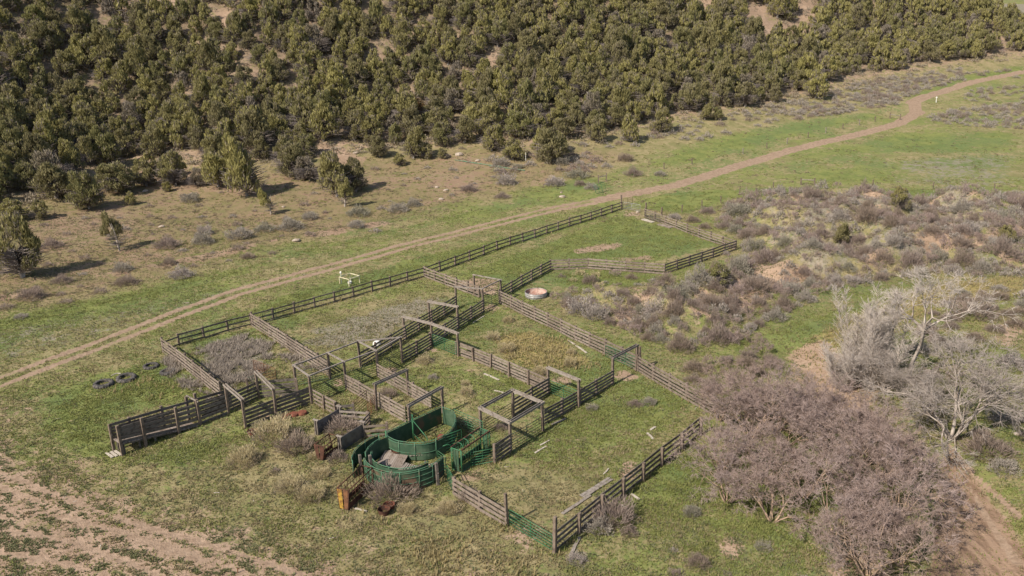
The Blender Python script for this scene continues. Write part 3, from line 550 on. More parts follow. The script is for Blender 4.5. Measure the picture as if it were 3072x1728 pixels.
mb = MB(o); d1 = onground((-10.9, 65.2)); mb.tube([d1, d1 + Vector((0, 0, 2.1))], .06); d2 = onground((-12.0, 64.9)); mb.tube([d2 + Vector((0, 0, 1.6)), d2 + Vector((.0, 0, 1.9)), d1 + Vector((0, 0, 1.9))], .03); mb.build('end_post', 'green', t, smooth=True)
def spost(q, h, label):
    lone(label, q, h, 'wood_grey_shaded', .2)
spost(('C', 1302, 1280), 2.0, 'grey post outside the right end of the round green alley'); spost(('C', 485, 1190), 2.2, 'grey post where the yellow chute meets the round green alley'); spost(('C', 350, 1130), 1.8, 'grey post at the left opening of the round green alley')
o = onground(cc); t = thing('catwalk_deck', 'weathered plank deck with curved catwalk slats inside the round green alley', 'plank deck', o)
def dk(x, y): return march('C', x, y, lambda a, b: terrain(a, b) + .6)
K1, K2, K3, K4 = [Vector(dk(*q)) for q in ((645, 832), (965, 832), (830, 1075), (545, 985))]
mb = MB(o); n = 12
for k in range(n):
    f = (k + .5) / n; a = K1.lerp(K2, f); b = K4.lerp(K3, f); d = (b - a).normalized(); mb.bar(a - d * jit(.1) + Vector((0, 0, jit(.012))), b + d * jit(.1), (K2 - K1).length / n * .94, .05, tw=None)
mb.build('platform', 'deck', t)
for top, bot in (([(965, 835), (1090, 825), (1220, 795), (1340, 750)], [(955, 905), (1100, 892), (1240, 862), (1375, 800)]), ([(905, 985), (1010, 1018), (1130, 1015), (1260, 985)], [(830, 1075), (980, 1085), (1150, 1075), (1310, 1030)])):
    A = catmull([dk(*q) for q in top], 5); B = catmull([dk(*q) for q in bot], 5); mb = MB(o)
    for k in range(len(A)): mb.bar(Vector(A[k]) + Vector((0, 0, jit(.015))), Vector(B[k]) + Vector((0, 0, jit(.015))), (A[1] - A[0]).length * .86, .05)
    mb.build('catwalk', 'beam', t)
mb = MB(o)
for x, y in ((-1.9, -.6), (-.4, 1.1), (-.6, -1.3), (1.5, .6), (.7, -1.8), (-1.5, 1.0)): mb.bar(o + Vector((x, y, -.1)), o + Vector((x, y, .52)), .12, .12, up=(1, 0, 0))
mb.build('leg', 'wood_grey_shaded', t)

# ------------------------------------------------------------------ squeeze chute (green) and rusty chutes
def cage(name, label, a, b, w, h, mats, nbar=9, sheet_end=True, wtop=None, cat='cattle chute', ends=1):
    a = onground(a); b = onground(b); d = (b - a); d.z = 0; L = d.length; d.normalize(); n = Vector((-d.y, d.x, 0)); wt = wtop or w; t = thing(name, label, cat, a)
    def P(s, q, z): ww = w + (wt - w) * z / h; return a + d * s + n * (q * ww / 2) + Vector((0, 0, z))
    mb = MB(a)
    for s in (0, L):
        for q in (-1, 1): mb.tube([P(s, q, 0), P(s, q, h)], .05, 6)
        mb.tube([P(s, -1, h), P(s, 1, h)], .045); mb.tube([P(s, -1, .08), P(s, 1, .08)], .045)
    for q in (-1, 1): mb.tube([P(0, q, h), P(L, q, h)], .05); mb.tube([P(0, q, .1), P(L, q, .1)], .045)
    mb.build('frame', mats[0], t, smooth=True)
    for q in (-1, 1):
        mb = MB(a)
        for k in range(nbar): s = L * (k + .5) / nbar; mb.tube([P(s, q, h * .3), P(s, q, h)], .022, 5)
        mb.tube([P(0, q, h * .72), P(L, q, h * .72)], .025)
        mb.build('side_bars', mats[1], t, smooth=True)
        mb = MB(a); mb.bar(P(.05, q * .97, h * .18), P(L - .05, q * .97, h * .18), .02, h * .26); mb.build('side_panel', mats[2], t)
    for e in range(ends):
        for q, m in ((-1, mats[3]), (1, mats[4])):
            mb = MB(a); s = -.03 if e == 0 else L + .03; qa = .12 if sheet_end else .06; qb = .92 if sheet_end else .5; c = [P(s, q * qa, .1), P(s, q * qb, .1), P(s, q * qb, h * .98), P(s, q * qa, h * .98)]; off = d * .03
            mb.add(c + [v - off for v in c], [(0, 1, 2, 3), (7, 6, 5, 4), (0, 4, 5, 1), (1, 5, 6, 2), (2, 6, 7, 3), (3, 7, 4, 0)]); mb.build('head_gate', m, t)
    return t, P, L, h
s0 = at('C', 1540, 1110); s1 = at('C', 1890, 845)
sq, SP, SL, sh_ = cage('squeeze_chute', 'green steel squeeze chute with head gate, levers and barred sides', s0, s1, 1.0, 2.0, ('green', 'green', 'green_dull', 'green_dull', 'green_dull'), 11, sheet_end=False, cat='squeeze chute', ends=2)
mb = MB(s0)
for s in (.35, 1.1, 1.9):
    mb = MB(s0); mb.tube([SP(s, -1, 2.0), SP(s + .1, -.4, 2.35), SP(s + .25, .5, 2.3), SP(s + .3, 1, 2.0)], .03); mb.build('top_hoop', 'green', sq, smooth=True)
mb = MB(s0); mb.tube([SP(.2, 1, 2.0), SP(-.1, 1.5, 2.3), SP(-.5, 1.9, 2.25)], .03); mb.build('lever', 'green', sq, smooth=True); mb = MB(s0); mb.tube([SP(SL - .3, 1, 2.0), SP(SL - .6, 1.9, 2.4)], .03); mb.build('lever', 'green', sq, smooth=True); mb = MB(s0); mb.tube([SP(.1, -1, 1.9), SP(.4, -1.6, 1.2)], .025)
mb.build('lever', 'green', sq, smooth=True)
mb = MB(s0)
for s in (0.02, SL - .02):
    for k in range(5): mb.tube([SP(s, -.8 + k * .4, .1), SP(s, -.8 + k * .4, 2.0)], .022, 5)
mb.build('gate_bars', 'green', sq, smooth=True)
mb = MB(s0); mb.bar(SP(0, 1.05, 2.06), SP(SL, 1.05, 2.06), .1, .08); mb.bar(SP(0, -1.05, 2.06), SP(SL, -1.05, 2.06), .1, .08); mb.build('top_rail', 'rust', sq)
gate('green pipe panel between the round alley and the squeeze chute', at('C', 1310, 1080), at('C', 1405, 1150), 1.7, 'green', 7, 0)
gate('low green pipe panel on the far side of the squeeze chute entrance', at('C', 1375, 890), at('C', 1600, 800), 1.7, 'green', 7, 1)
y0 = at('B', 575, 1395); y1 = at('B', 745, 1190)
cage('calf_chute', 'rusty chute with yellow and orange front panels beside the green alley', y0 + Vector((-.35, -.05, 0)), y1, .75, 1.75, ('rust', 'rust', 'rust', 'orange', 'yellow'), 9, wtop=1.0)
r0 = at('B', 325, 965); r1 = at('B', 452, 868)
cage('rusty_chute', 'brown rusty chute section with V-shaped barred sides left of the green alley', r0, r1, .55, 1.35, ('rust', 'rust', 'rust', 'rust', 'rust'), 6, wtop=1.0)
# grey sheet-walled pen left of the tubs
def sheet_fence(label, a, b, h, mat='dark_sheet'):
    a = pt(a); b = pt(b); t = thing('sheet_fence', label, 'fence', a); mb = MB(a); n = 4; mb.sheet([onground(a.lerp(b, k / n)) for k in range(n + 1)], h, .04, .03); mb.build('sheet', mat, t)
    for s in (0, 1):
        p = a.lerp(b, s)
        for q in (-1, 1):
            d = (b - a).normalized(); m2 = MB(a); m2.post(p + Vector((-d.y, d.x, 0)) * q * .12, .14, h + .18, math.atan2(d.y, d.x)); m2.build('post', 'wood_grey_shaded', t)
    mb = MB(a); d = (b - a).normalized()
    for s in (0, 1): mb.bar(a.lerp(b, s) - Vector((-d.y, d.x, 0)) * .3 + Vector((0, 0, h + .22)), a.lerp(b, s) + Vector((-d.y, d.x, 0)) * .3 + Vector((0, 0, h + .22)), .2, .07)
    mb.build('post_cap', 'beam', t)
sheet_fence('grey metal sheet fence with double posts nearest the dead weeds', ('B', 295, 740), ('B', 495, 622), 1.25)
sheet_fence('grey metal sheet fence leading to the left opening of the round green alley', ('B', 500, 890), ('B', 700, 765), 1.3)
fence('three short pale planks between the grey sheet fence and the rusty gate', [('B', 505, 625), ('B', 735, 640)], 1.15, 3, 2.6, -1, 'beam', .2, ends=(0, 1))
fence('short angled plank fence below the rusty gate', [('B', 690, 720), ('B', 748, 655)], 1.2, 4, 1.6, -1, 'wood', .17)
fence('low tan planks between the grey sheet fence and the half-round tub', [('B', 715, 765), ('B', 905, 745)], 1.2, 3, 2.2, -1, 'wood', .2)
fence('short grey plank continuing from the dark rusty gate', [('B', 495, 600), ('B', 618, 580)], 1.35, 3, 2.2, -1, 'wood_grey_shaded', .26)

# ------------------------------------------------------------------ loose things
def tyre(label, q, ro, w, rz=0, tilt=0.0):
    p = pt(q) - Vector((0, 0, .16)); t = thing('tractor_tyre', label, 'tyre', p, 'tractor tyres lying in the grass'); t.rotation_euler = (tilt, 0, rz)
    mb = MB(); ri = ro * .62; mb.lathe((0, 0, 0), [(ri, .05), (ri + .02, 0), (ro * .9, 0), (ro, w * .2), (ro * 1.01, w * .5), (ro, w * .8), (ro * .9, w), (ri + .02, w), (ri, w - .05), (ri + .06, w * .5), (ri, .05)], 36)
    mb.build('casing', 'tyre', t, smooth=True); mb = MB()
    for k in range(26):
        a = 2 * math.pi * k / 26; up = k % 2; b = a + .13
        mb.bar((ro * 1.02 * math.cos(a), ro * 1.02 * math.sin(a), w * (.5 if up else .5)), (ro * .93 * math.cos(b), ro * .93 * math.sin(b), w * (1.0 if up else .0) + (.01 if up else -.0)), .07, .07)
    mb.build('tread', 'tyre', t)
tyre('big tractor tyre lying flat in the grass, leftmost of the four', ('A', 178, 745), .98, .5)
tyre('big tractor tyre overlapping its left neighbour, beside a pale stick', ('A', 375, 690), .98, .5, .4, .06)
tyre('smaller dark tyre in the grass just outside the weedy fence', ('A', 590, 585), .8, .42, .2)
tyre('tyre half hidden by dead weeds at the tan fence', ('A', 735, 632), .8, .42, .9, -.08)
def scrap(label, a, b, w=.16, h=.06, mat='scrap', name='scrap_plank', grp='bleached scraps of wood lying in the grass', z=.05, n=1):
    a = pt(a); b = pt(b); mb = MB(a)
    for k in range(n):
        d = (b - a).normalized(); o_ = Vector((-d.y, d.x, 0)) * k * w * 1.15; m = a.lerp(b, .5) + Vector((jit(.04), jit(.04), .03))
        mb.bar(a + o_ + Vector((0, 0, z)), m + o_ + Vector((0, 0, z)), w, h); mb.bar(m + o_ + Vector((0, 0, z)), b + o_ + Vector((0, 0, z + .02)), w * .93, h)
    return tag(link(name, _me(mb), mat, None, a), label, 'plank', grp)
scrap('bleached stick above the two big tyres', ('A', 275, 645), ('A', 330, 650), .12)
scrap('bleached stick lying across the two big tyres', ('A', 250, 700), ('A', 300, 688), .1, .06, z=.55)
scrap('long bleached plank in the pen below the yellow-green patch', ('E', 732, 992), ('E', 862, 1056), .2)
scrap('bleached pole lying behind the square overhead frame', ('E', 820, 1140), ('E', 900, 1160), .16)
scrap('bleached plank end behind the square overhead frame', ('E', 985, 1168), ('E', 1072, 1174), .16)
scrap('short bleached plank on the yellow-green patch', ('E', 1462, 708), ('E', 1520, 742), .2)
scrap('longer bleached plank on the yellow-green patch', ('E', 1530, 750), ('E', 1622, 815), .22)
scrap('bleached plank in the front pen, lower of a pair', ('G', 765, 527), ('G', 850, 484), .16)
scrap('bleached plank in the front pen, upper of a pair', ('G', 805, 475), ('G', 872, 440), .14)
scrap('bent bleached plank near the bare thicket', ('G', 1606, 380), ('G', 1650, 424), .2)
scrap('bleached offcut near the bare thicket', ('G', 1630, 358), ('G', 1672, 340), .22)
scrap('thin bleached lath by the pale dirt patch', ('G', 1280, 695), ('G', 1318, 652), .12)
scrap('pale plank lying outside the front fence', ('G', 1470, 830), ('G', 1548, 880), .2)
scrap('pale plank lying just outside the cracked front post', ('G', 1368, 902), ('G', 1460, 962), .16)
scrap('tan plank lying at the corner of the front fence in dry grass', ('G', 1032, 1310), ('G', 1100, 1175), .24, mat='beam')
scrap('long grey plank lying inside the front fence', ('G', 970, 992), ('G', 1180, 850), .28, mat='beam')
scrap('pair of long grey planks lying inside the front fence', ('G', 1130, 870), ('G', 1345, 735), .26, mat='beam', n=2)
scrap('pale plank leaning at the foot of the grey fence by the square frame', ('G', 890, 322), ('G', 995, 270), .22, mat='beam')
scrap('thin pale plank along the long alley fence', ('E', 635, 548), ('E', 735, 490), .1)
scrap('white plank beside the yellow chute', ('B', 625, 1395), ('B', 728, 1418), .16)
scrap('pale slab at the far pen gate', ('H', 945, 450), ('H', 1075, 490), .8, .1)
scrap('pale slab at the foot of the far pen fence', ('H', 1140, 515), ('H', 1300, 560), .9, .1, mat='deck')
scrap('bleached branch by the bare thicket', ('N', 2680, 1445), ('N', 2700, 1470), .1)
scrap('pale plank lying in the loading chute', ('A', 790, 1005), ('A', 880, 985), .3)
scrap('white scrap on the front fence rail', ('G', 1020, 1065), ('G', 1065, 1050), .12) if False else None
def pot(label, q, r, h, mat='rust_red', up=True, grp='rusty feed pots'):
    p = pt(q); mb = MB(p)
    pr = [(0, .02), (r * .8, .02), (r, h), (r * 1.06, h + .02), (r * 1.06, h - .03), (r * .98, h - .03)] if not up else [(r * .85, 0), (r, h), (r * 1.07, h + .01), (r * 1.07, h - .05), (r * .99, h - .06), (r * .8, .05), (0, .05)]
    if not up: pr = [(r, 0), (r * 1.05, .05), (r * .95, h * .8), (r * .8, h), (0, h * 1.02)]
    mb.lathe(p, pr, 20); me = _me(mb); return tag(link('feed_pot', me, mat, None, p), label, 'feed pot', grp)
pot('rusty pot in the grass with a white scrap beside it', ('A', 1472, 1170), .42, .35); pot('upright rusty pot left of the two overturned ones', ('A', 1755, 1030), .4, .3)
pot('overturned rusty pot, middle of the three by the alley', ('A', 1832, 1005), .45, .25, up=False); pot('overturned rusty pot, last of the three by the alley', ('A', 1905, 992), .45, .25, up=False)
pot('rusty pot behind another near the yellow chute', ('B', 920, 1378), .42, .35); pot('dark rusty pot in front of another near the yellow chute', ('B', 878, 1432), .45, .45, 'rust')
p = pt(('C', 805, 925)); pk = pot('rusty pan lying on the plank deck', ('C', 805, 935), .5, .14, 'rust'); pk.location.z += .6
pk = pot('orange rusty drum beside the catwalk slats', ('C', 1345, 800), .32, .75, 'rust_red', up=False); pk.location.z += .35
scrap('white scrap beside the rusty pot', ('A', 1480, 1132), ('A', 1500, 1140), .2)
# stock tank
p = pt(('E', 1182, 318)); t = thing('stock_tank', 'round galvanised stock tank with a rust-red inside', 'water tank', p); mb = MB(p); mb.lathe(p, [(1.4, -.1), (1.4, .2), (1.43, .22), (1.4, .24), (1.4, .42), (1.43, .44), (1.4, .46), (1.4, .62)], 48); tw_ = mb.build('wall', 'steel', t, smooth=True)
mb = MB(p); mb.lathe(p, [(1.37, .62), (1.37, .12), (0, .1)], 48); mb.build('lining', 'tank_in', t, smooth=True); mb = MB(p); mb.tube([p + Vector((1.39 * math.cos(a * math.pi / 24), 1.39 * math.sin(a * math.pi / 24), .62)) for a in range(49)], .035, cap=False); mb.build('rim', 'steel', tw_, smooth=True)
mb = MB(p); mb.tube([p + Vector((.3, 1.35, .0)), p + Vector((.3, 1.35, .75)), p + Vector((.25, 1.05, .72))], .03); mb.build('inlet_pipe', 'rust', t)
# cream pipe guard frame by the road
q4 = [at('F', 1685, 298), at('F', 1720, 310), at('F', 1798, 283), at('F', 1757, 272)]
a = q4[0]; c_ = at('F', 1738, 291); t = thing('pipe_guard', 'square cream pipe guard frame on four legs beside the road', 'guard frame', c_)
dA = Vector((.63, .77, 0)); dB = Vector((.77, -.63, 0)); cs = [c_ + dA * i * .95 + dB * j * .95 for i, j in ((-1, -1), (-1, 1), (1, 1), (1, -1))]
for k in range(4):
    mb = MB(c_); mb.tube([onground(cs[k]) - Vector((0, 0, .1)), onground(cs[k]) + Vector((0, 0, 1.0))], .065, 8); mb.build('leg', 'cream', t)
    mb = MB(c_); mb.tube([onground(cs[k]) + Vector((0, 0, 1.0)), onground(cs[(k + 1) % 4]) + Vector((0, 0, 1.0))], .06, 8); mb.build('rail', 'cream', t)
mb = MB(c_); pp = onground(cs[0] + dA * .3); mb.tube([pp + Vector((0, 0, 0)), pp + Vector((0, 0, 1.35))], .04, 6); hub = pp + Vector((0, 0, 1.55)); mb.lathe(hub, [(0, -.2), (.1, -.16), (.15, 0), (.1, .14), (0, .2)], 14); tag(link('marker_post', _me(mb), 'white', None, c_), 'white marker post with a rounded head at the cream guard frame', 'marker post')
mb = MB(c_); mb.lathe(c_, [(.28, 0), (.28, .28), (.22, .34), (0, .36)], 16); tag(link('meter_can', _me(mb), 'white', None, c_), 'white meter can standing inside the cream guard frame', 'meter can')
pot('white plastic tub behind the long alley fence', ('D', 905, 600), .45, .4, 'white', False, None)
pot('small white pail in the narrow end of the chute', ('A', 1250, 897), .22, .25, 'white', False, None)
# far pieces along the wire fences
WP = [('J', 70, 1243), ('J', 455, 1165), ('J', 635, 1122), ('J', 787, 1087), ('J', 945, 1042), ('J', 1080, 1005), ('J', 1208, 975), ('J', 1333, 945), ('J', 1450, 918), ('I', 2210, 325), ('I', 2435, 270), ('H', 1430, 362), ('H', 1680, 305), ('H', 1915, 252), ('H', 2352, 150), ('L', 428, 212), ('L', 553, 215), ('L', 683, 170), ('L', 1432, 150), ('L', 1888, 170), ('L', 2350, 182)]
for k, q in enumerate(WP):
    p = pt(q); mb = MB(p); far = k < 11; mb.post(p, .13 if not far else .15, 1.35, R(20), (jit(.05), jit(.05))); mb.bar(p + Vector((0, 0, 1.0)), p + Vector((0, 0, 1.06)), .17, .17, up=(0, 1, 0))
    tag(link('fence_post', _me(mb), 'beam' if far and k % 2 else 'post', None, p), 'thin wire fence post above the dirt road' if far else 'thin dark wire fence post in the green grass beyond the corral', 'fence post', 'wire fence posts above the road' if far else 'wire fence posts beyond the far pen')
def brace(label, qs, h=1.4, mat='beam'):
    P = [pt(q) for q in qs]; t = thing('brace_frame', label, 'fence brace', P[0])
    for p in P: mb = MB(P[0]); mb.post(p, .2, h, 0, (jit(.03), jit(.03))); mb.build('post', 'post', t)
    mb = MB(P[0]); mb.tube([P[0] + Vector((0, 0, h * .72)), P[1] + Vector((0, 0, h * .68))], .085); mb.build('rail', mat, t)
brace('wooden H-brace of a wire fence in bluish grass beyond the far pen', [('L', 892, 140), ('L', 993, 142)])
brace('pale H-brace beside the bend of the dirt road', [('J', 1563, 895), ('J', 1640, 905)])
brace('wooden H-brace above the leaning green gate', [('I', 1940, 378), ('I', 2000, 362)], 1.7)
gate('bright green pipe gate leaning open beside the H-brace across the road', at('I', 1925, 462), at('I', 2003, 445), 1.7, 'green', 7, 2, tilt=.5)
p = pt(('J', 1912, 775)); mb = MB(p); mb.tube([p, p + Vector((0, 0, 1.2))], .09, 7); mb.lathe(p + Vector((0, 0, 1.2)), [(.2, 0), (.22, .2), (0, .4)], 10); tag(link('marker_post', _me(mb), 'white', None, p), 'white capped marker post at the far bend of the road', 'marker post')
p = pt(('I', 1392, 210)); mb = MB(p); mb.tube([p, p + Vector((0, 0, 1.6))], .06, 7); mb.lathe(p + Vector((0, 0, 1.6)), [(.08, 0), (.09, .1), (0, .16)], 8); tag(link('marker_post', _me(mb), 'white', None, p), 'thin white marker stake at the edge of the junipers', 'marker post')
a = pt(('I', 860, 208)); b = pt(('I', 1385, 285)); mb = MB(a); P = [onground(a.lerp(b, k / 8)) + Vector((0, 0, .12 + .03 * (k % 2))) for k in range(9)]; mb.tube(P, .13, 8)
for k in (2, 5): mb.tube([P[k] + Vector((-.02, 0, 0)), P[k] + (b - a).normalized() * .3], .17, 8)
tag(link('green_pipe', _me(mb), 'pipe_pale', None, a), 'long green pipe lying across the dry slope below the junipers', 'pipe')
p = at('N', 714, 1722); mb = MB(p); mb.bar(p, p + Vector((.02, 0, .35)), .05, .05, up=(1, 0, 0)); mb.bar(p + Vector((.02, 0, .3)), p + Vector((.14, .02, .3)), .01, .09)
tag(link('survey_flag', _me(mb), 'orange', None, p), 'tiny orange survey flag in the dirt at the bottom edge', 'flag')
# rocks
def rock(label, q, r, fl=.55, grp='pale rocks on the dry slope'):
    p = pt(q); bm_V = []; me = bpy.data.meshes.new('rock'); n, m = 12, 8; vs = []; sx, sy = random.uniform(.8, 1.3), random.uniform(.7, 1.1); sd0 = random.random() * 90
    for i in range(m):
        th = math.pi * i / (m - 1)
        for j in range(n):
            ph = 2 * math.pi * j / n; d = Vector((math.sin(th) * math.cos(ph), math.sin(th) * math.sin(ph), math.cos(th)))
            k = .7 + .6 * float(fbm(np.array([d.x * 1.6 + sd0]), np.array([d.y * 1.6 + d.z * 2.1]), 3, 4)[0]); vs.append((d.x * r * sx * k, d.y * r * sy * k, d.z * r * fl * k + r * fl * .3))
    fs = [(i * n + j, i * n + (j + 1) % n, (i + 1) * n + (j + 1) % n, (i + 1) * n + j) for i in range(m - 1) for j in range(n)]
    me.from_pydata(vs, [], fs); me.update(); return tag(link('rock', me, 'rock', None, p), label, 'rock', grp)
for q, r, lb in ((('I', 890, 165), 1.5, 'largest pale rock at the left end of the green pipe'), (('I', 1030, 212), 1.0, 'pale rock just below the green pipe'), (('I', 722, 410), .8, 'flat pale rock on the dry slope, left of a pair'), (('I', 790, 432), .8, 'flat pale rock on the dry slope, right of a pair'),
                 (('I', 1235, 385), .9, 'pale rock under a grey sagebrush'), (('I', 755, 500), .8, 'pale rock among sagebrush above the road'), (('I', 1668, 482), .9, 'tan rock in the bright grass above the road'), (('I', 2235, 600), .6, 'pale rock at the far pen gate'),
                 (('K', 1100, 440), 1.0, 'pale boulder at the edge of the bare dirt bench'), (('K', 1220, 708), .8, 'white rock beside a lone juniper on the slope'), (('K', 2235, 812), .9, 'pale rock in the eroded bank'), (('K', 2140, 560), .6, 'white rock beside a small lone juniper'),
                 (('I', 1660, 450), .5, 'small tan rock in the bright grass'), (('M', 2292, 605), .5, 'white rock by the dark bush at the right edge'), (('K', 1090, 320), .9, 'pale rock on the bare bench'), (('I', 110, 150), .9, 'pale rock below the browned tree')):
    rock(lb, q, r * .62, .45)
# carcass-like hay-coloured rocks on the cliffy patches of the hill
# ------------------------------------------------------------------ plant generators
def unit(v): return v / (np.linalg.norm(v, axis=-1, keepdims=True) + 1e-9)
def quads_from(C, U, W):                       # centre, half length, half width vectors -> kite-like leaf quads
    n = len(C); V = np.empty((n, 4, 3)); V[:, 0] = C - U; V[:, 1] = C + W * .95 - U * .1; V[:, 2] = C + U; V[:, 3] = C - W * .95 - U * .1
    return V.reshape(-1, 3), np.arange(n * 4).reshape(n, 4)
def prisms(A, B, ra, rb):
    A = np.asarray(A); B = np.asarray(B); d = unit(B - A); ref = np.where(np.abs(d[:, 2:3]) < .9, np.array([[0, 0, 1.]]), np.array([[1., 0, 0]])); x = unit(np.cross(d, ref)); y = np.cross(d, x); n = len(A); V = np.empty((n, 6, 3))
    for k in range(3):
        t = 2 * math.pi * k / 3; o = x * math.cos(t) + y * math.sin(t); V[:, k] = A + o * np.asarray(ra)[:, None]; V[:, 3 + k] = B + o * np.asarray(rb)[:, None]
    b = np.arange(n)[:, None] * 6; Q = np.concatenate([b + np.array([[0, 1, 4, 3]]), b + np.array([[1, 2, 5, 4]]), b + np.array([[2, 0, 3, 5]])]); return V.reshape(-1, 3), Q
def juniper_crown(seed, n=3800, low=.10, lobes=40, twig=150, lean=.15, flat=1.0, usz=.066):
    g = np.random.default_rng(seed); C = []; U = []; W = []
    ln = g.normal(0, lean, 2)
    for k in range(lobes):
        z = low + (1 - low) * (k + .5) / lobes * .9 + g.normal(0, .03); th = g.uniform(0, 2 * math.pi); pr = (1 - np.clip(z - .05, 0, 1) ** (1.7 * flat)) ** .75 * g.uniform(.55, 1.0) * (.72 + .28 * min(1, z / .35))
        rr = pr * .68; c = np.array([rr * math.cos(th) + ln[0] * z, rr * math.sin(th) + ln[1] * z, z]); lr = g.uniform(.19, .36) * (1.05 - .35 * z); m = n // lobes
        nd = unit(g.normal(0, 1, (m, 3))); nd[:, 2] = np.where(nd[:, 2] < -.35, -nd[:, 2], nd[:, 2]); q = g.uniform(.55, 1.08, (m, 1)) ** .6
        C.append(c + nd * lr * q * np.array([.8, .8, .62])); up = unit(nd * .55 + np.array([0, 0, 1.05]) + g.normal(0, .34, (m, 3))); sd_ = unit(np.cross(up, nd + g.normal(0, .5, (m, 3)))); sz = g.uniform(.65, 1.35, (m, 1)); U.append(up * usz * 1.2 * sz * np.array([1, 1, .55])); W.append(sd_ * usz * .36 * sz * np.array([1, 1, .6]))
    C = np.concatenate(C); V, Q = quads_from(C, np.concatenate(U), np.concatenate(W)); M_ = ((g.random(len(C)) < np.clip(.62 - 1.15 * C[:, 2], .03, .6) + .35 * (np.hypot(C[:, 0], C[:, 1]) < .35)) * 2).astype(int)
    if twig:
        th = g.uniform(0, 2 * math.pi, twig); z0 = g.uniform(.08, .45, twig); r1 = g.uniform(.45, .95, twig); A = np.stack([.04 * np.cos(th), .04 * np.sin(th), z0], 1); B = np.stack([r1 * np.cos(th + g.normal(0, .3, twig)), r1 * np.sin(th), z0 + g.uniform(.0, .22, twig)], 1); B = B * (1 - .4 * np.clip(B[:, 2:3] - .4, 0, 1)); rb = np.full(twig, .006)
        v2, q2 = prisms(A, B, rb * 1.8, rb * .5); Q = np.concatenate([Q, q2 + len(V)]); V = np.concatenate([V, v2]); M_ = np.concatenate([M_, np.ones(len(q2), int)])
    return V, Q, M_
def juniper_trunk(seed, n=4, tall=.6):
    g = random.Random(seed); mb = MB()
    for k in range(n):
        a = g.uniform(0, 6.28); pts = [Vector((0, 0, -.06))]; 
        for s in (.12, .3, .5, .8): pts.append(Vector((math.cos(a) * .33 * s + g.uniform(-.03, .03), math.sin(a) * .33 * s + g.uniform(-.03, .03), s * tall * 1.1)))
        mb.tube(pts, [.055, .045, .035, .025, .01], 6)
    return mb
def dome(seed, n, elong=1.0, w=.035, l=.13, flat=.8, core=.25, upw=.5):
    g = np.random.default_rng(seed); d = unit(g.normal(0, 1, (n, 3))); d[:, 2] = np.abs(d[:, 2]); lob = 1 + .28 * np.sin(d[:, 0] * 4 + seed) * np.cos(d[:, 1] * 5 + seed * 2) + .16 * np.sin(d[:, 2] * 9 + seed); r = g.uniform(core, 1, (n, 1)) ** .45 * lob[:, None]
    C = d * r * np.array([1, 1, flat]); up = unit(d + np.array([0, 0, upw]) + g.normal(0, .33, (n, 3))); sd_ = unit(np.cross(up, g.normal(0, 1, (n, 3)))); sz = g.uniform(.6, 1.4, (n, 1)); C[:, 2] += .02
    return quads_from(C, up * l * sz, sd_ * w * sz)
def bare(seed, nstem=5, lv=4, L0=1.0, spread=.55, up=.25, r0=.09, twigs=5, twl=.5, stem_sp=.7, ratio=.74, kids=(2, 4), tw_r=.011, droop=0.0, bole=None):
    g = random.Random(seed); big = []; small = []
    def grow(p, d, L, r, k):
        segs = 2 if k < 2 else 1
        for s in range(segs):
            d2 = (d + Vector((g.uniform(-1, 1), g.uniform(-1, 1), g.uniform(-1, 1))) * spread * .35).normalized(); e = p + d2 * L / segs; r2 = r * (.82 if segs == 2 else .68); (big if k <= 2 else small).append((p, e, r, r2)); p, d, r = e, d2, r2
            if k >= 2:
                for _ in range(2):
                    q = p - d * L / segs * g.random(); t = (d * .5 + Vector((g.gauss(0, 1), g.gauss(0, 1), g.gauss(0, .7) + up)) * .8).normalized(); small.append((q, q + t * twl * g.uniform(.4, 1), tw_r, tw_r * .35))
        if k >= lv:
            for _ in range(twigs):
                t = (d + Vector((g.gauss(0, 1), g.gauss(0, 1), g.gauss(0, .8) + up - droop)) * .62).normalized(); e = p + t * twl * g.uniform(.5, 1.1); small.append((p, e, tw_r, tw_r * .4))
                if g.random() < .6: t2 = (t + Vector((g.gauss(0, .5), g.gauss(0, .5), g.gauss(0, .5)))).normalized(); m = p.lerp(e, .6); small.append((m, m + t2 * twl * .5, tw_r * .8, tw_r * .3))
            return
        for _ in range(g.randint(*kids)):
            dd = (d + Vector((g.gauss(0, 1), g.gauss(0, 1), g.gauss(0, .7) + up)) * spread).normalized(); grow(p, dd, L * ratio * g.uniform(.8, 1.15), r * .78, k + 1)
    P0 = Vector((0, 0, -.15))
    if bole:
        q = P0
        for e in bole: e = Vector(e); big.append((q, e, r0 * 1.25, r0 * 1.1)); q = e
        P0 = q
    for s in range(nstem):
        a = 6.283 * (s + g.random()) / nstem; grow(P0 + Vector((.12 * math.cos(a), .12 * math.sin(a), 0)) * (0 if bole else 1), Vector((math.cos(a) * stem_sp, math.sin(a) * stem_sp, 1)).normalized(), L0 * g.uniform(.8, 1.2), r0 * g.uniform(.7, 1.1), 0)
    return big, small
def seg_mesh(name, segs):
    A = np.array([tuple(s[0]) for s in segs]); B = np.array([tuple(s[1]) for s in segs]); V, Q = prisms(A, B, np.array([s[2] for s in segs]), np.array([s[3] for s in segs])); return np_mesh(name, V, Q)
def addmats(me, *ms):
    for m in ms: me.materials.append(MAT[m])
    return me
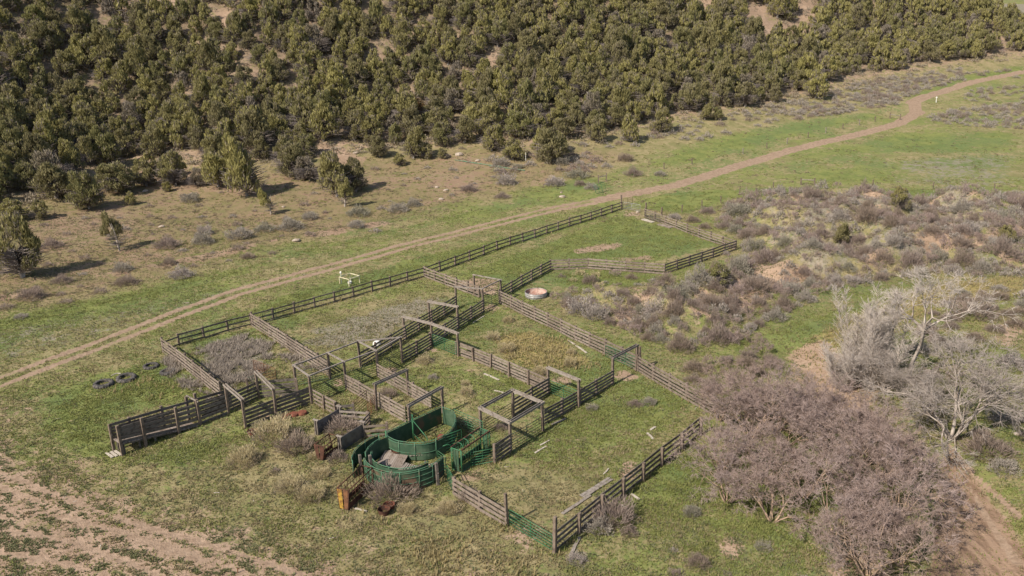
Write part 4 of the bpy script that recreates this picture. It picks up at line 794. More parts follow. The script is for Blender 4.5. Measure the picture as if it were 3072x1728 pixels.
# ------------------------------------------------------------------ junipers on the hillside
CROWNS = []
for k in range(9):
    V, Q, m_ = juniper_crown(100 + k, low=(.06, .10, .14)[k % 3], flat=(1.0, 1.35, .8)[k % 3], lobes=34 + 2 * k, twig=(170, 260, 120)[k % 3]); CROWNS.append(addmats(np_mesh('crown', V, Q, m_), 'leaf_dark' if k % 4 == 3 else 'leaf', 'twig', 'grey_needle'))
V, Q, m_ = juniper_crown(140, n=1500, twig=700); CROWN_GREY = addmats(np_mesh('crown', V[:], Q, m_), 'grey_needle', 'twig', 'twig')
V, Q, m_ = juniper_crown(141, low=.45, lobes=22, n=2200, twig=60, lean=.3); CROWN_HIGH = addmats(np_mesh('crown', V, Q, m_), 'leaf', 'twig', 'grey_needle')
V, Q, m_ = juniper_crown(142); CROWN_DEAD = addmats(np_mesh('crown', V, Q, m_), 'leaf_dead', 'twig', 'grey_needle')
TRUNKS = []
for k in range(3): mb = juniper_trunk(k, 3 + k); me = _me(mb); TRUNKS.append(addmats(me, 'bark'))
mb = juniper_trunk(9, 3, .95); TRUNK_HIGH = addmats(_me(mb), 'pale_bark')
def tree(p, r, h, crown, trunk, label, group=None, rz=None, name='juniper_tree'):
    t = thing(name, label, 'tree', p, group); t.rotation_euler = (0, 0, random.uniform(0, 6.28) if rz is None else rz); t.scale = (r, r, h)
    for nm, me in (('crown', crown), ('trunk', trunk)): o = link(nm, me, None, t)
    return t
NAMED = []
def named(q, top, wd, label, crown=None, trunk=None, name='juniper_tree', hs=1.0):
    p = pt(q); bx, by = nat(*q); _, ty = nat(q[0], q[1], top); Z = proj(p)[2]; h = (by - ty) / FOC * Z * 1.0 / math.cos(PITCH) * hs; r = wd / CR[q[0]][2] / FOC * Z / 2 * (1.75 if crown is CROWN_HIGH else 1.35)
    NAMED.append((p.x, p.y, r)); crown = crown or CROWNS[len(NAMED) % 9]; trunk = trunk or TRUNKS[len(NAMED) % 3]
    tree(p, r, h, crown, trunk, label, name=name)
HI = (CROWN_HIGH, TRUNK_HIGH)
named(('K', 905, 890), 640, 150, 'lone juniper with pale forked bare trunks on the left slope', *HI)
named(('K', 2045, 615), 440, 105, 'small lone juniper with a bare pale trunk beside a white rock', *HI)
named(('K', 310, 645), 505, 140, 'small round juniper casting a shadow on bare dirt at the left', CROWNS[0])
named(('K', 110, 655), 510, 230, 'low broad juniper at the left edge beside a small round one', CROWNS[1])
named(('K', 170, 1090), 640, 330, 'large juniper at the left edge with pale dead lower branches', CROWNS[4])
named(('K', 1860, 475), 60, 290, 'tall juniper standing forward on the slope, left of the cut bank', CROWNS[2])
named(('K', 2190, 330), 85, 240, 'round juniper in front of the eroded cut bank', CROWNS[3]); named(('K', 2340, 355), 180, 200, 'grey leafless juniper beside the round one at the cut bank', CROWN_GREY, name='dead_juniper')
named(('K', 2540, 480), 160, 260, 'juniper at the forward edge of the woods, right of the cut bank', CROWNS[5]); named(('K', 1260, 440), 365, 80, 'tiny bright juniper on the bare dirt bench', CROWNS[0]); named(('K', 985, 540), 450, 90, 'little juniper by the white stone below the bare bench', CROWNS[6])
named(('K', 880, 440), 230, 300, 'juniper casting a long shadow across the bare dirt bench', CROWNS[7]); named(('K', 430, 490), 230, 320, 'broad juniper at the left end of the bare dirt bench', CROWNS[8])
named(('I', 110, 440), 200, 200, 'dark tall juniper on the slope above the two-track road', CROWNS[3]); named(('I', 25, 555), 365, 110, 'slim juniper with a bare trunk above the sagebrush by the road', *HI)
for q, tp, wd, lb in ((('U', 290, 1185), 1035, 140, 'rounded juniper at the forest edge above bare reddish dirt'), (('U', 545, 1195), 975, 190, 'tall juniper at the forest edge above bare reddish dirt'), (('U', 640, 1195), 1080, 130, 'dark small juniper tucked right of the tall one at the forest edge'),
                      (('U', 445, 1252), 1165, 100, 'small juniper with a low crown standing on bare reddish dirt'), (('U', 775, 1198), 1130, 100, 'low bright juniper bush left of the largest pale rock'), (('U', 780, 1105), 935, 170, 'juniper behind the low bright bush'), (('U', 930, 1080), 890, 170, 'juniper in the grey gap of the forest edge'),
                      (('U', 1140, 1140), 955, 200, 'juniper with grey twigs above the green pipe'), (('U', 1290, 1205), 1060, 190, 'bright juniper beside the thin white stake'), (('U', 1360, 1040), 855, 230, 'spreading juniper with a dark shadowed base at the forest edge'), (('U', 1660, 1148), 1010, 140, 'small juniper standing forward among grey sagebrush'), (('U', 1690, 1030), 890, 210, 'broad juniper at the forest edge right of the spreading one'),
                      (('J', 840, 578), 430, 140, 'dark conical juniper alone in the grey brush belt'), (('J', 170, 905), 790, 110, 'small olive juniper at the lower edge of the far belt'), (('J', 270, 905), 810, 90, 'smaller olive juniper beside another at the lower edge of the far belt'), (('J', 470, 805), 640, 190, 'bright olive juniper group leader in the far belt'),
                      (('J', 690, 770), 660, 120, 'olive juniper in the middle of the far belt'), (('J', 1000, 740), 560, 200, 'olive juniper at the right end of the far belt'), (('J', 80, 680), 545, 150, 'round juniper at the left of the far belt'), (('J', 1975, 455), 320, 140, 'dark round juniper at the foot of the far spur'),
                      (('L', 1640, 322), 150, 150, 'dense olive juniper standing alone in the grey brush'), (('L', 2450, 572), 445, 120, 'bright juniper at the right edge of the brushy mounds'), (('L', 1185, 585), 440, 140, 'sparse yellowish juniper on the brushy mounds'), (('L', 285, 905), 745, 190, 'low bushy juniper below the right corner of the far pen'), (('L', 2560, 300), 215, 90, 'dark juniper cut by the right edge above the mounds')):
    named(q, tp, wd, lb)
named(('U', 580, 870), 740, 160, 'browned rust-coloured juniper inside the woods', CROWN_DEAD, name='dead_juniper')
def poisson(n, x0, x1, y0, y1, ok, rad, seed, pre=()):
    g = np.random.default_rng(seed); X = g.uniform(x0, x1, n); Y = g.uniform(y0, y1, n); k = ok(X, Y); X, Y = X[k], Y[k]; RR = rad(X, Y, g); grid = {}; out = []; cs = 4.0
    def near(x, y, r):
        i, j = int(x // cs), int(y // cs)
        for a in (-1, 0, 1):
            for b in (-1, 0, 1):
                for (u, v, q) in grid.get((i + a, j + b), ()):
                    if (x - u) ** 2 + (y - v) ** 2 < ((r + q) * .5) ** 2: return True
        return False
    for (x, y, r) in pre: grid.setdefault((int(x // cs), int(y // cs)), []).append((x, y, r * 1.5))
    for x, y, r in zip(X, Y, RR):
        if not near(x, y, r): grid.setdefault((int(x // cs), int(y // cs)), []).append((x, y, r)); out.append((x, y, r))
    return out
def inview(X, Y, m=.12, Z=None):
    Z = terrain(X, Y) if Z is None else Z; px, py, dz = proj(np.stack([X, Y, Z + 2], -1)); return (px > -3072 * m) & (px < 3072 * (1 + m)) & (py > -1728 * .16) & (py < 1728 * (1 + m)) & (dz > 20)
def hill_ok(X, Y):
    s = poly_sd(X, Y, HILLPOLY); ok = (s > -1 + 10 * (fbm(X / 20, Y / 20, 2, 7) - .5)) | ((s > -15) & (X < 40) & (fbm(X / 4, Y / 4, 2, 17) > .74)); ok &= inview(X, Y)
    for b in BARE: ok &= poly_sd(X, Y, b) < -1
    ok &= fbm(X / 16, Y / 16, 3, 77) < .9
    return ok
TP = poisson(160000, -190, 330, 130, 480, hill_ok, lambda X, Y, g: g.uniform(2.3, 4.5, len(X)) * (1 + .0005 * Y), 5, NAMED)
TA = np.array(TP); tzv = terrain(TA[:, 0], TA[:, 1]); TPX = proj(np.stack([TA[:, 0], TA[:, 1], tzv], -1))
size = TA[:, 2] / TPX[2]; size = np.where((TPX[0] > -20) & (TPX[0] < 3092) & (TPX[1] > 40), size, size * .2)
order = np.argsort(-size); gz = random.Random(3); woodV = []; woodQ = []; woodM = []; nv = 0
FARP = [juniper_crown(300 + k, n=1100, lobes=26, twig=60, usz=.11, flat=(1, 1.3, .8)[k % 3]) for k in range(6)]
for rank, i in enumerate(order):
    x, y, d_ = TA[i]; r = (.95 + d_ * .74) * gz.uniform(.8, 1.15); h = r * gz.uniform(1.45, 2.0)
    if rank < 250:
        s_ = poly_sd(np.array([x]), np.array([y]), HILLPOLY)[0]; edge = s_ < 12; grey = gz.random() < .035
        tree((x, y, tzv[i] - .1), r, h, CROWN_GREY if grey else CROWNS[gz.randrange(9)], TRUNKS[rank % 3],
             ('grey leafless juniper among the olive ones on the hillside' if grey else 'olive green juniper at the lower edge of the hillside woods' if edge else 'olive green juniper in the dense woods higher on the hillside'),
             'grey junipers on the hillside' if grey else 'junipers along the lower edge of the woods' if edge else 'junipers of the dense hillside woods')
    else:
        V, Q, m_ = FARP[gz.randrange(6)]; a = gz.uniform(0, 6.28); c, s = math.cos(a), math.sin(a); v = V * np.array([r, r, h]); v[:, 0], v[:, 1] = v[:, 0] * c - v[:, 1] * s + x, v[:, 0] * s + v[:, 1] * c + y; v[:, 2] += tzv[i] - .1
        mk = m_ if gz.random() > .04 else np.where(m_ == 1, 1, 2); woodV.append(v); woodQ.append(Q + nv); woodM.append(mk if gz.random() < .7 else np.where(mk == 0, 3, mk)); nv += len(V)
print('TREES', len(TP))
if woodV:
    me = np_mesh('woodland', np.concatenate(woodV), np.concatenate(woodQ), np.concatenate(woodM)); o = link('juniper_woodland', addmats(me, 'leaf', 'twig', 'grey_needle', 'leaf_dark')); tag(o, 'distant olive juniper woods covering the upper hillside', 'woodland', None, 'stuff')
# ------------------------------------------------------------------ sagebrush, rabbitbrush and other brush
def protos(n, mat, seed, cnt, **k): return [addmats(np_mesh('bush', *dome(seed + i, cnt, **k)), mat) for i in range(n)]
SAGE = protos(6, 'sage', 10, 2000, w=.019, l=.075, flat=.85); BRUSH = protos(5, 'sage_dark', 30, 2300, w=.012, l=.11, flat=.8)
RABBIT = []
for k in range(4):
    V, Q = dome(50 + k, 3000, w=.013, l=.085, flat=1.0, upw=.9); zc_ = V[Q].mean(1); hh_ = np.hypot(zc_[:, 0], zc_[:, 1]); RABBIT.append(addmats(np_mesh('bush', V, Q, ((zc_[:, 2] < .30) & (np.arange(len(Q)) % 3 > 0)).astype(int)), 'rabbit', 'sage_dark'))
PURPLE = []; PUR_V = []
for k in range(4):
    bg, sm = bare(500 + k, nstem=8, lv=2, L0=.5, spread=.6, up=.25, r0=.028, twigs=7, twl=.3, stem_sp=.75, ratio=.72, kids=(2, 3), tw_r=.010); sg = bg + sm
    A = np.array([tuple(q[0]) for q in sg]); B = np.array([tuple(q[1]) for q in sg]); PUR_V.append(prisms(A, B, np.array([q[2] for q in sg]), np.array([q[3] for q in sg]))); PURPLE.append(addmats(np_mesh('bush', *PUR_V[-1]), 'purple'))
MIX = dict(sage=SAGE + BRUSH[:1], brush=BRUSH, rabbit=RABBIT, purple=PURPLE)
BUSH = []                                        # x, y, radius, prototype, name, label, category, group
def bush(q, rpx, kind, label, group=None, flat=1.0):
    p = pt(q); r = rpx / CR[q[0]][2] / FOC * proj(p)[2] * (1.2 if kind == 'rabbit' else 1.1); pr = MIX[kind]; me = pr[len(BUSH) % len(pr)]
    o = link({'rabbit': 'rabbitbrush_shrub', 'sage': 'sagebrush_shrub', 'brush': 'brush_shrub', 'purple': 'bare_bush'}[kind], me, None, None, p); o.scale = (r, r, r * flat * random.uniform(.85, 1.1)); o.rotation_euler = (0, 0, random.uniform(0, 6.28)); tag(o, label, 'shrub', group); BUSH.append((p.x, p.y, r))
for q, rp, k, lb in ((('Q', 1840, 600), 105, 'rabbit', 'round tan rabbitbrush alone in green grass below the loading chute'), (('Q', 2075, 420), 150, 'rabbit', 'wide tan rabbitbrush beside the rusty pots'), (('Q', 2195, 800), 100, 'rabbit', 'rabbitbrush with dark shaded side in the dry grass'), (('Q', 2355, 870), 95, 'rabbit', 'yellow-topped rabbitbrush left of the yellow chute'), (('Q', 2230, 500), 130, 'brush', 'loose grey brush left of the rusty chute'),
                     (('B', 930, 1290), 190, 'brush', 'large dense brush against the front of the round green alley'), (('B', 1110, 1240), 90, 'brush', 'smaller brush at the right foot of the round green alley'), (('B', 1080, 1405), 75, 'rabbit', 'yellowish rabbitbrush right of the rusty pots'), (('B', 1430, 1400), 85, 'rabbit', 'yellowish rabbitbrush below the tan fence corner'), (('B', 520, 720), 150, 'brush', 'grey brush filling the sheet-walled pen'), (('B', 470, 960), 80, 'brush', 'brush beside the rusty V-shaped chute'),
                     (('G', 130, 970), 75, 'rabbit', 'tan shrub below the brushy fence near the green gate'), (('G', 275, 870), 85, 'brush', 'grey bush growing through the tan fence'), (('G', 1355, 1050), 170, 'brush', 'large grey brush outside the front fence'), (('G', 1240, 1110), 110, 'sage', 'grey sagebrush in front of the large brush'), (('G', 1470, 1145), 60, 'brush', 'small dark bush right of the large brush'), (('G', 1945, 985), 60, 'sage', 'grey bush in the lush grass left of the thicket'), (('G', 1985, 1370), 85, 'brush', 'dark bush in the bottom grass below the thicket'), (('G', 1075, 1350), 75, 'sage', 'sagebrush at the tan plank by the front corner'),
                     (('G', 1195, 200), 50, 'sage', 'sagebrush at the foot of the grey fence'), (('G', 1515, 170), 50, 'sage', 'grey sagebrush in the front pen, left of a pair'), (('G', 1625, 160), 55, 'sage', 'grey sagebrush in the front pen, right of a pair'), (('E', 810, 690), 55, 'rabbit', 'tan clump near the top of the yellow-green pen'), (('E', 935, 800), 70, 'rabbit', 'wide tan clump left of the yellow-green patch'), (('E', 940, 540), 45, 'rabbit', 'tan clump close to the long tan fence'), (('E', 1490, 820), 35, 'rabbit', 'small dark clump beside the bleached plank'), (('E', 1480, 925), 55, 'rabbit', 'tan clump above the overhead frame gate'), (('E', 1215, 1000), 60, 'rabbit', 'tan clump behind the fence with pale stalks'),
                     (('E', 220, 890), 60, 'rabbit', 'tan clump in the pen below the bright green gate'), (('E', 580, 1170), 55, 'rabbit', 'tan clump beside the bleached pole'), (('E', 570, 1090), 35, 'rabbit', 'small tan clump in the middle pen'), (('E', 290, 1035), 45, 'sage', 'pale grey stalk clump in the middle pen'), (('C', 2090, 570), 90, 'brush', 'brush inside the square overhead frame'), (('D', 1010, 1090), 90, 'brush', 'grey brush in the pen between the two tan fences'),
                     (('K', 1265, 860), 85, 'sage', 'large sagebrush right of the forked juniper'), (('K', 1815, 790), 95, 'sage', 'widest sagebrush on the slope above the eroded bank'), (('K', 2000, 740), 70, 'sage', 'sagebrush right of the widest one'), (('K', 2190, 725), 85, 'sage', 'greenish sagebrush above the pale rock in the bank'), (('K', 1530, 830), 75, 'sage', 'sagebrush left of the widest one'), (('K', 1545, 760), 60, 'sage', 'sagebrush behind another left of the widest one'), (('K', 1440, 515), 70, 'sage', 'bluish sagebrush in the middle of the dry slope'), (('K', 470, 1130), 70, 'sage', 'grey sagebrush right of the large left juniper'), (('K', 955, 1140), 75, 'brush', 'dark sagebrush below the eroded bank'), (('K', 1370, 1085), 80, 'sage', 'spreading sagebrush on the green edge of the bank'), (('K', 1870, 945), 50, 'brush', 'small dark sagebrush on the green slope'), (('K', 925, 1040), 70, 'sage', 'sagebrush on the eroded bank'), (('K', 1280, 995), 50, 'brush', 'dark bush in the eroded bank'), (('K', 240, 1240), 90, 'brush', 'brush at the left end of the eroded bank'), (('K', 390, 860), 70, 'sage', 'sagebrush beside the large left juniper'), (('K', 2340, 650), 60, 'sage', 'grey sagebrush below the small lone juniper'),
                     (('I', 1780, 335), 80, 'sage', 'tall grey sagebrush left of the H-brace'), (('I', 1885, 420), 50, 'sage', 'pale sagebrush beside the leaning green gate'), (('I', 1800, 395), 40, 'brush', 'dark bush left of the leaning green gate'), (('I', 1245, 385), 75, 'sage', 'sagebrush above a pale rock on the dry slope'), (('I', 965, 435), 60, 'brush', 'dark green-grey sagebrush on the dry slope'), (('I', 1215, 490), 50, 'sage', 'sagebrush at the edge of the green strip'), (('I', 115, 710), 60, 'sage', 'pale dry sagebrush above the road with its shadow on grass'), (('I', 130, 620), 80, 'sage', 'sagebrush clump at the end of the dry slope'), (('I', 430, 590), 75, 'sage', 'middle sagebrush of the row above the green strip'), (('I', 545, 550), 55, 'sage', 'last sagebrush of the row above the green strip'), (('I', 1665, 235), 55, 'sage', 'grey sagebrush between two others in the brush belt'), (('I', 1610, 395), 70, 'sage', 'pale sagebrush above the bright grass'), (('I', 2200, 320), 60, 'sage', 'sagebrush along the far wire fence'), (('I', 2405, 320), 45, 'sage', 'small tan bush in the grass along the far wire fence'),
                     (('H', 610, 1150), 80, 'purple', 'bare grey bush against the pale fence of the far pen'), (('H', 800, 1190), 70, 'brush', 'low bush in lush grass below the pale fence'), (('H', 290, 1240), 100, 'brush', 'brown bush left in the lush grass below the pale fence'), (('H', 1750, 370), 85, 'brush', 'round brown bush outside the far pen fence'), (('H', 2130, 400), 160, 'sage', 'tall grey sagebrush outside the far pen corner'), (('H', 1970, 560), 110, 'sage', 'leaning grey sagebrush outside the far pen fence'), (('H', 1340, 450), 80, 'sage', 'grey sagebrush behind the far pen gate'), (('H', 1560, 480), 80, 'brush', 'brush behind the far pen fence'), (('H', 1710, 560), 70, 'brush', 'brush touching the middle of the far pen fence'), (('H', 1980, 890), 45, 'sage', 'small pale sagebrush at the fence corner'),
                     (('L', 640, 200), 45, 'brush', 'small rusty bush beside the wire fence'), (('L', 2200, 1130), 150, 'brush', 'large grey-green brush right of the bleached trees'), (('M', 2110, 730), 130, 'brush', 'dark dense bush on the right below the spreading tree'), (('M', 1230, 1310), 85, 'sage', 'pale blue-grey sagebrush at the foot of the thicket'), (('M', 2260, 200), 90, 'sage', 'pale sagebrush at the right edge above the spreading tree'), (('E', 1020, 400), 40, 'sage', 'bush growing through the long tan fence near its corner'), (('E', 1110, 470), 55, 'rabbit', 'leafy tumbleweed caught on the long tan fence'), (('M', 350, 1085), 50, 'sage', 'grey clump in the lush grass at the thicket edge')):
    bush(q, rp, k, lb)
def wpoly(p): return world(p)
AREAS = [  # polygon, spacing range, kinds, label, group, flat
    (wpoly([(1810, 560), (1830, 520), (1900, 480), (2150, 478), (2900, 490), (2900, 690), (2250, 700), (2060, 745), (1880, 850), (1700, 885), (1500, 810), (1390, 752), (1440, 735), (1600, 752), (1740, 735), (1800, 690), (1880, 650), (1860, 600), (1800, 560)]), (1.0, 2.9), ('sage', 'brush', 'sage', 'brush', 'purple'), 'grey-mauve brush crowding the eroded mounds right of the corral', 'brush on the eroded mounds', 1.4),
    (wpoly([(1230, 405), (1560, 355), (1800, 300), (2100, 232), (2400, 185), (2900, 150), (2900, 172), (2440, 203), (2300, 238), (2270, 262), (1900, 320), (1600, 395), (1480, 440), (1250, 440)]), (1.8, 4.2), ('sage', 'sage', 'brush'), 'grey sagebrush in the belt between the junipers and the green strip', 'sagebrush below the junipers', 1.0),
    (wpoly([(2150, 215), (2280, 190), (2420, 172), (2420, 200), (2300, 235), (2270, 262), (2050, 295), (2000, 280)]), (1.5, 3.0), ('sage', 'sage', 'brush'), 'grey sagebrush in the belt between the junipers and the green strip', 'sagebrush below the junipers', 1.0),
    (wpoly([(2330, 300), (2450, 268), (2900, 240), (2900, 335), (2500, 322), (2400, 318)]), (1.6, 3.4), ('sage', 'brush', 'sage'), 'grey brush on the flat right of the bend in the road', 'brush right of the road bend', 1.0),
    (wpoly([(2440, 225), (2900, 200), (2900, 232), (2420, 255)]), (2.0, 4.2), ('sage', 'brush'), 'grey brush on the flat right of the bend in the road', 'brush right of the road bend', 1.0),
    (wpoly([(-60, 600), (300, 520), (560, 480), (900, 420), (1240, 400), (1260, 450), (900, 570), (560, 640), (240, 690), (-60, 780)]), (3.4, 9.5), ('sage', 'brush'), 'small grey sagebrush dotted over the dry slope', 'small sagebrush of the dry slope', .9),
    (wpoly([(-60, 760), (420, 660), (700, 605), (1000, 550), (1000, 575), (700, 640), (400, 715), (-60, 840)]), (3.2, 8.5), ('sage', 'brush'), 'small grey sagebrush along the eroded bank above the road', 'sagebrush along the bank', .9),
    (wpoly([(2390, 740), (2900, 690), (2900, 810), (2520, 830), (2440, 870), (2300, 900), (2330, 800)]), (1.9, 3.6), ('brush', 'brush', 'sage'), 'dark grey brush on the right beyond the bleached trees', 'dark brush beyond the bleached trees', 1.0),
    (wpoly([(2420, 1080), (2900, 1000), (2900, 1180), (2560, 1200), (2450, 1170)]), (1.8, 3.4), ('brush', 'brush', 'sage'), 'dark brush at the right edge above the dirt wash', 'dark brush above the wash', .9),
    (wpoly([(1640, 880), (1740, 860), (1940, 850), (1950, 930), (1900, 985), (1740, 985), (1660, 930)]), (1.5, 3.0), ('purple', 'purple', 'brush'), 'bare purple-grey bush beside the long tan fence', 'bare bushes beside the long fence', 1.15),
    (wpoly([(2230, 930), (2420, 880), (2440, 960), (2330, 1020), (2240, 1000)]), (1.5, 2.8), ('brush', 'purple'), 'dark undergrowth bush between the bleached trees', 'undergrowth between the bleached trees', 1.0),
    (wpoly([(1380, 690), (1480, 690), (1700, 705), (1640, 745), (1480, 720)]), (1.6, 3.6), ('sage', 'brush', 'rabbit'), 'grey-brown bush below the pale fence of the far pen', 'bushes below the far pen', .9),
    (wpoly([(700, 1120), (900, 1100), (860, 1200), (800, 1290), (700, 1260), (640, 1180)]), (2.0, 4.5), ('rabbit', 'brush'), 'small tan shrub in the dry grass left of the green alley', 'small shrubs left of the green alley', .8),
    (wpoly([(1720, 1330), (2100, 1340), (2060, 1480), (1640, 1480)]), (2.2, 4.5), ('brush', 'sage'), 'small dark bush in the grass at the bottom edge', 'small bushes at the bottom edge', .8),
    (wpoly([(2180, 10), (2560, 60), (2900, 120), (2900, 150), (2300, 100)]), (3., 6.), ('purple',), 'grey brush among the junipers of the far spur', 'brush of the far spur', 1.0)]
RMAX = [2.2, 1.7, 1.5, 1.6, 1.3, .95, .95, 1.6, 1.5, 1.6, 1.3, .9, .8, .75, 1.5]
cand = []
for ai, (pl, (a, b), kinds, lb, grp, fl) in enumerate(AREAS):
    P = np.array(pl); pre = [(x, y, r) for x, y, r in BUSH] + NAMED
    pts = poisson(int(6 * (np.ptp(P[:, 0]) * np.ptp(P[:, 1])) / a ** 2) + 400, P[:, 0].min(), P[:, 0].max(), P[:, 1].min(), P[:, 1].max(), lambda X, Y: (poly_sd(X, Y, pl) > 0) & inview(X, Y, .22) & (seg_dist(X, Y, ROAD) > 3) & (fbm(X / 7, Y / 7, 2, 60 + ai) < (.76 if ai == 0 else .62)), lambda X, Y, g: a + (b - a) * g.random(len(X)) ** 1.6, 40 + ai, pre)
    for x, y, d_ in pts: cand.append((x, y, min(d_ * .62, RMAX[ai] * gz.uniform(.45, 1.0)), ai))
CA = np.array(cand); cz_ = terrain(CA[:, 0], CA[:, 1]); pr_ = proj(np.stack([CA[:, 0], CA[:, 1], cz_], -1)); sc_ = CA[:, 2] / pr_[2] * np.where((pr_[0] > 0) & (pr_[0] < 3072) & (pr_[1] > 0) & (pr_[1] < 1728), 1, .1)
print('BUSHES', len(CA), len(BUSH)); order = np.argsort(-sc_); stV = {}; 
NAMEK = {'rabbit': 'rabbitbrush_shrub', 'sage': 'sagebrush_shrub', 'brush': 'brush_shrub', 'purple': 'bare_bush'}
SMALL = dict(sage=[dome(10 + i, 320, w=.042, l=.12) for i in range(4)], brush=[dome(30 + i, 340, w=.026, l=.17) for i in range(4)], rabbit=[dome(50 + i, 320, w=.034, l=.15) for i in range(3)], purple=PUR_V[:3])
for rank, i in enumerate(order):
    x, y, r, ai = CA[i]; ai = int(ai); kinds = AREAS[ai][2]; k = kinds[gz.randrange(len(kinds))]; fl = AREAS[ai][5] * gz.uniform(.75, 1.15); r *= gz.uniform(.85, 1.2)
    if rank < 215:
        me = MIX[k][gz.randrange(len(MIX[k]))]; o = link(NAMEK[k], me, None, None, (x, y, cz_[i] - .05)); o.scale = (r, r, r * fl); o.rotation_euler = (0, 0, gz.uniform(0, 6.28)); tag(o, AREAS[ai][3], 'shrub', AREAS[ai][4])
    else:
        V, Q = SMALL[k][gz.randrange(len(SMALL[k]))]; a = gz.uniform(0, 6.28); c, s = math.cos(a), math.sin(a); v = V * np.array([r, r, r * fl]); v[:, 0], v[:, 1] = v[:, 0] * c - v[:, 1] * s + x, v[:, 0] * s + v[:, 1] * c + y; v[:, 2] += cz_[i] - .05; L_ = stV.setdefault(k, []); L_.append((v, Q))
def merged(name, lst, mat, label, cat):
    n = 0; Vs = []; Qs = []
    for v, q in lst: Vs.append(v); Qs.append(q + n); n += len(v)
    return tag(link(name, addmats(np_mesh(name, np.concatenate(Vs), np.concatenate(Qs)), mat)), label, cat, None, 'stuff')
for k, lst in stV.items(): merged({'rabbit': 'rabbitbrush_cover', 'sage': 'sagebrush_cover', 'brush': 'brush_cover', 'purple': 'bare_brush_cover'}[k], lst, {'brush': 'sage_dark'}.get(k, k), {'sage': 'far and small grey sagebrush scattered over the flats', 'brush': 'far and small dark brush scattered over the flats', 'rabbit': 'small tan rabbitbrush scattered in the grass', 'purple': 'far bare purple brush'}[k], 'brush')
# ------------------------------------------------------------------ bare trees
THK = []
for k in range(5):
    big, small = bare(200 + k, nstem=6, lv=4, L0=1.5, spread=.60, up=.2, r0=.10, twigs=8, twl=.46, stem_sp=.6, ratio=.76, kids=(2, 3), tw_r=.013); THK.append((addmats(seg_mesh('branches', big), 'tan_bark'), addmats(seg_mesh('twigs', small), 'purple')))
    print('THK', len(big), len(small))
def bare_tree(q, sc, proto, label, group=None, hz=1.0, name='bare_tree', lean=(0, 0)):
    p = pt(q); t = thing(name, label, 'tree', p, group); t.rotation_euler = (lean[0], lean[1], random.uniform(0, 6.28)); t.scale = (sc, sc, sc * hz); link('trunk', proto[0], None, t); link('crown', proto[1], None, t); return t
for k, (q, sc, lb) in enumerate(((('M', 520, 830), 1.0, 'bare purple-grey thicket tree leaning over the front fence'), (('M', 700, 640), 1.0, None), (('M', 900, 700), 1.0, None), (('M', 780, 900), .95, None), (('M', 560, 1010), .9, 'bare thicket tree beside the lush green grass'), (('M', 830, 1130), .95, 'bare thicket tree at the lower left of the clump'), (('M', 1010, 1000), .9, None), (('M', 1150, 740), 1.0, None),
                               (('M', 1200, 1230), 1.0, 'bare thicket tree with a dark leaning trunk at the bottom of the clump'), (('M', 1330, 980), 1.0, None), (('M', 1400, 780), 1.0, None), (('M', 1520, 900), 1.0, None), (('M', 1590, 1080), 1.05, 'bare thicket tree on the bank of the dirt wash'), (('M', 1460, 1230), 1.0, None), (('M', 1400, 1460), 1.0, 'bare thicket tree cut by the bottom edge'), (('M', 1580, 1390), .9, 'bare thicket tree above the bend of the wash at the bottom'), (('M', 1000, 560), .9, 'bare thicket tree at the top of the clump near the tan dirt'), (('M', 520, 520), .85, 'bare thicket tree hiding the end of the long tan fence'), (('M', 700, 500), 1.0, None), (('M', 860, 590), 1.0, None), (('M', 1180, 600), .95, None), (('M', 1330, 680), 1.0, None))):
    bare_tree(q, sc * 1.1, THK[k % 5], lb or 'bare purple-grey twiggy tree inside the thicket', None if lb else 'bare trees inside the thicket', 1.0)
big, small = bare(301, nstem=4, lv=4, L0=1.7, spread=.58, up=.18, r0=.15, twigs=6, twl=.6, stem_sp=.8, ratio=.74, kids=(2, 4), tw_r=.013, droop=.1, bole=[(.15, .1, 1.6), (-.1, .5, 3.2), (.35, .7, 4.6)]); PC = (addmats(seg_mesh('branches', big), 'pale_bark'), addmats(seg_mesh('twigs', small), 'pale_twig')); print(len(big), len(small))
big, small = bare(305, nstem=5, lv=4, L0=2.35, spread=.62, up=.04, r0=.2, twigs=8, twl=.8, stem_sp=.55, ratio=.76, kids=(2, 4), tw_r=.014, droop=.3); PW = (addmats(seg_mesh('branches', big), 'pale_bark'), addmats(seg_mesh('twigs', small), 'grey_twig')); print(len(big), len(small))
def spire(seed, H=10., nst=5):
    g = random.Random(seed); big = []; small = []
    for s in range(nst):
        x, y = g.gauss(0, 1.1), g.gauss(0, 1.1); p = Vector((x * .06, y * .06, -.1)); h = H * g.uniform(.65, 1.0); n = 12; q = p
        for k in range(n):
            e = Vector((x * (.06 + 1.25 * ((k + 1) / n) ** .8) + g.gauss(0, .05), y * (.06 + 1.25 * ((k + 1) / n) ** .8) + g.gauss(0, .05), h * (k + 1) / n)); r = .075 * (1 - k / n) + .012; big.append((q, e, r, r * .88))
            for _ in range(13):
                a = g.uniform(0, 6.28); o = q.lerp(e, g.random()); L = g.uniform(.6, 1.9) * (1.15 - .7 * k / n); t = Vector((math.cos(a), math.sin(a), g.uniform(.5, 1.8))).normalized(); m = o + t * L; small.append((o, m, .02, .01))
                for _ in range(4): b = o.lerp(m, g.uniform(.3, 1)); t2 = (t + Vector((g.gauss(0, .4), g.gauss(0, .4), g.gauss(.1, .4)))).normalized(); small.append((b, b + t2 * L * g.uniform(.3, .55), .012, .006))
            q = e
    return addmats(seg_mesh('branches', big), 'pale_bark'), addmats(seg_mesh('twigs', small), 'pale_twig')
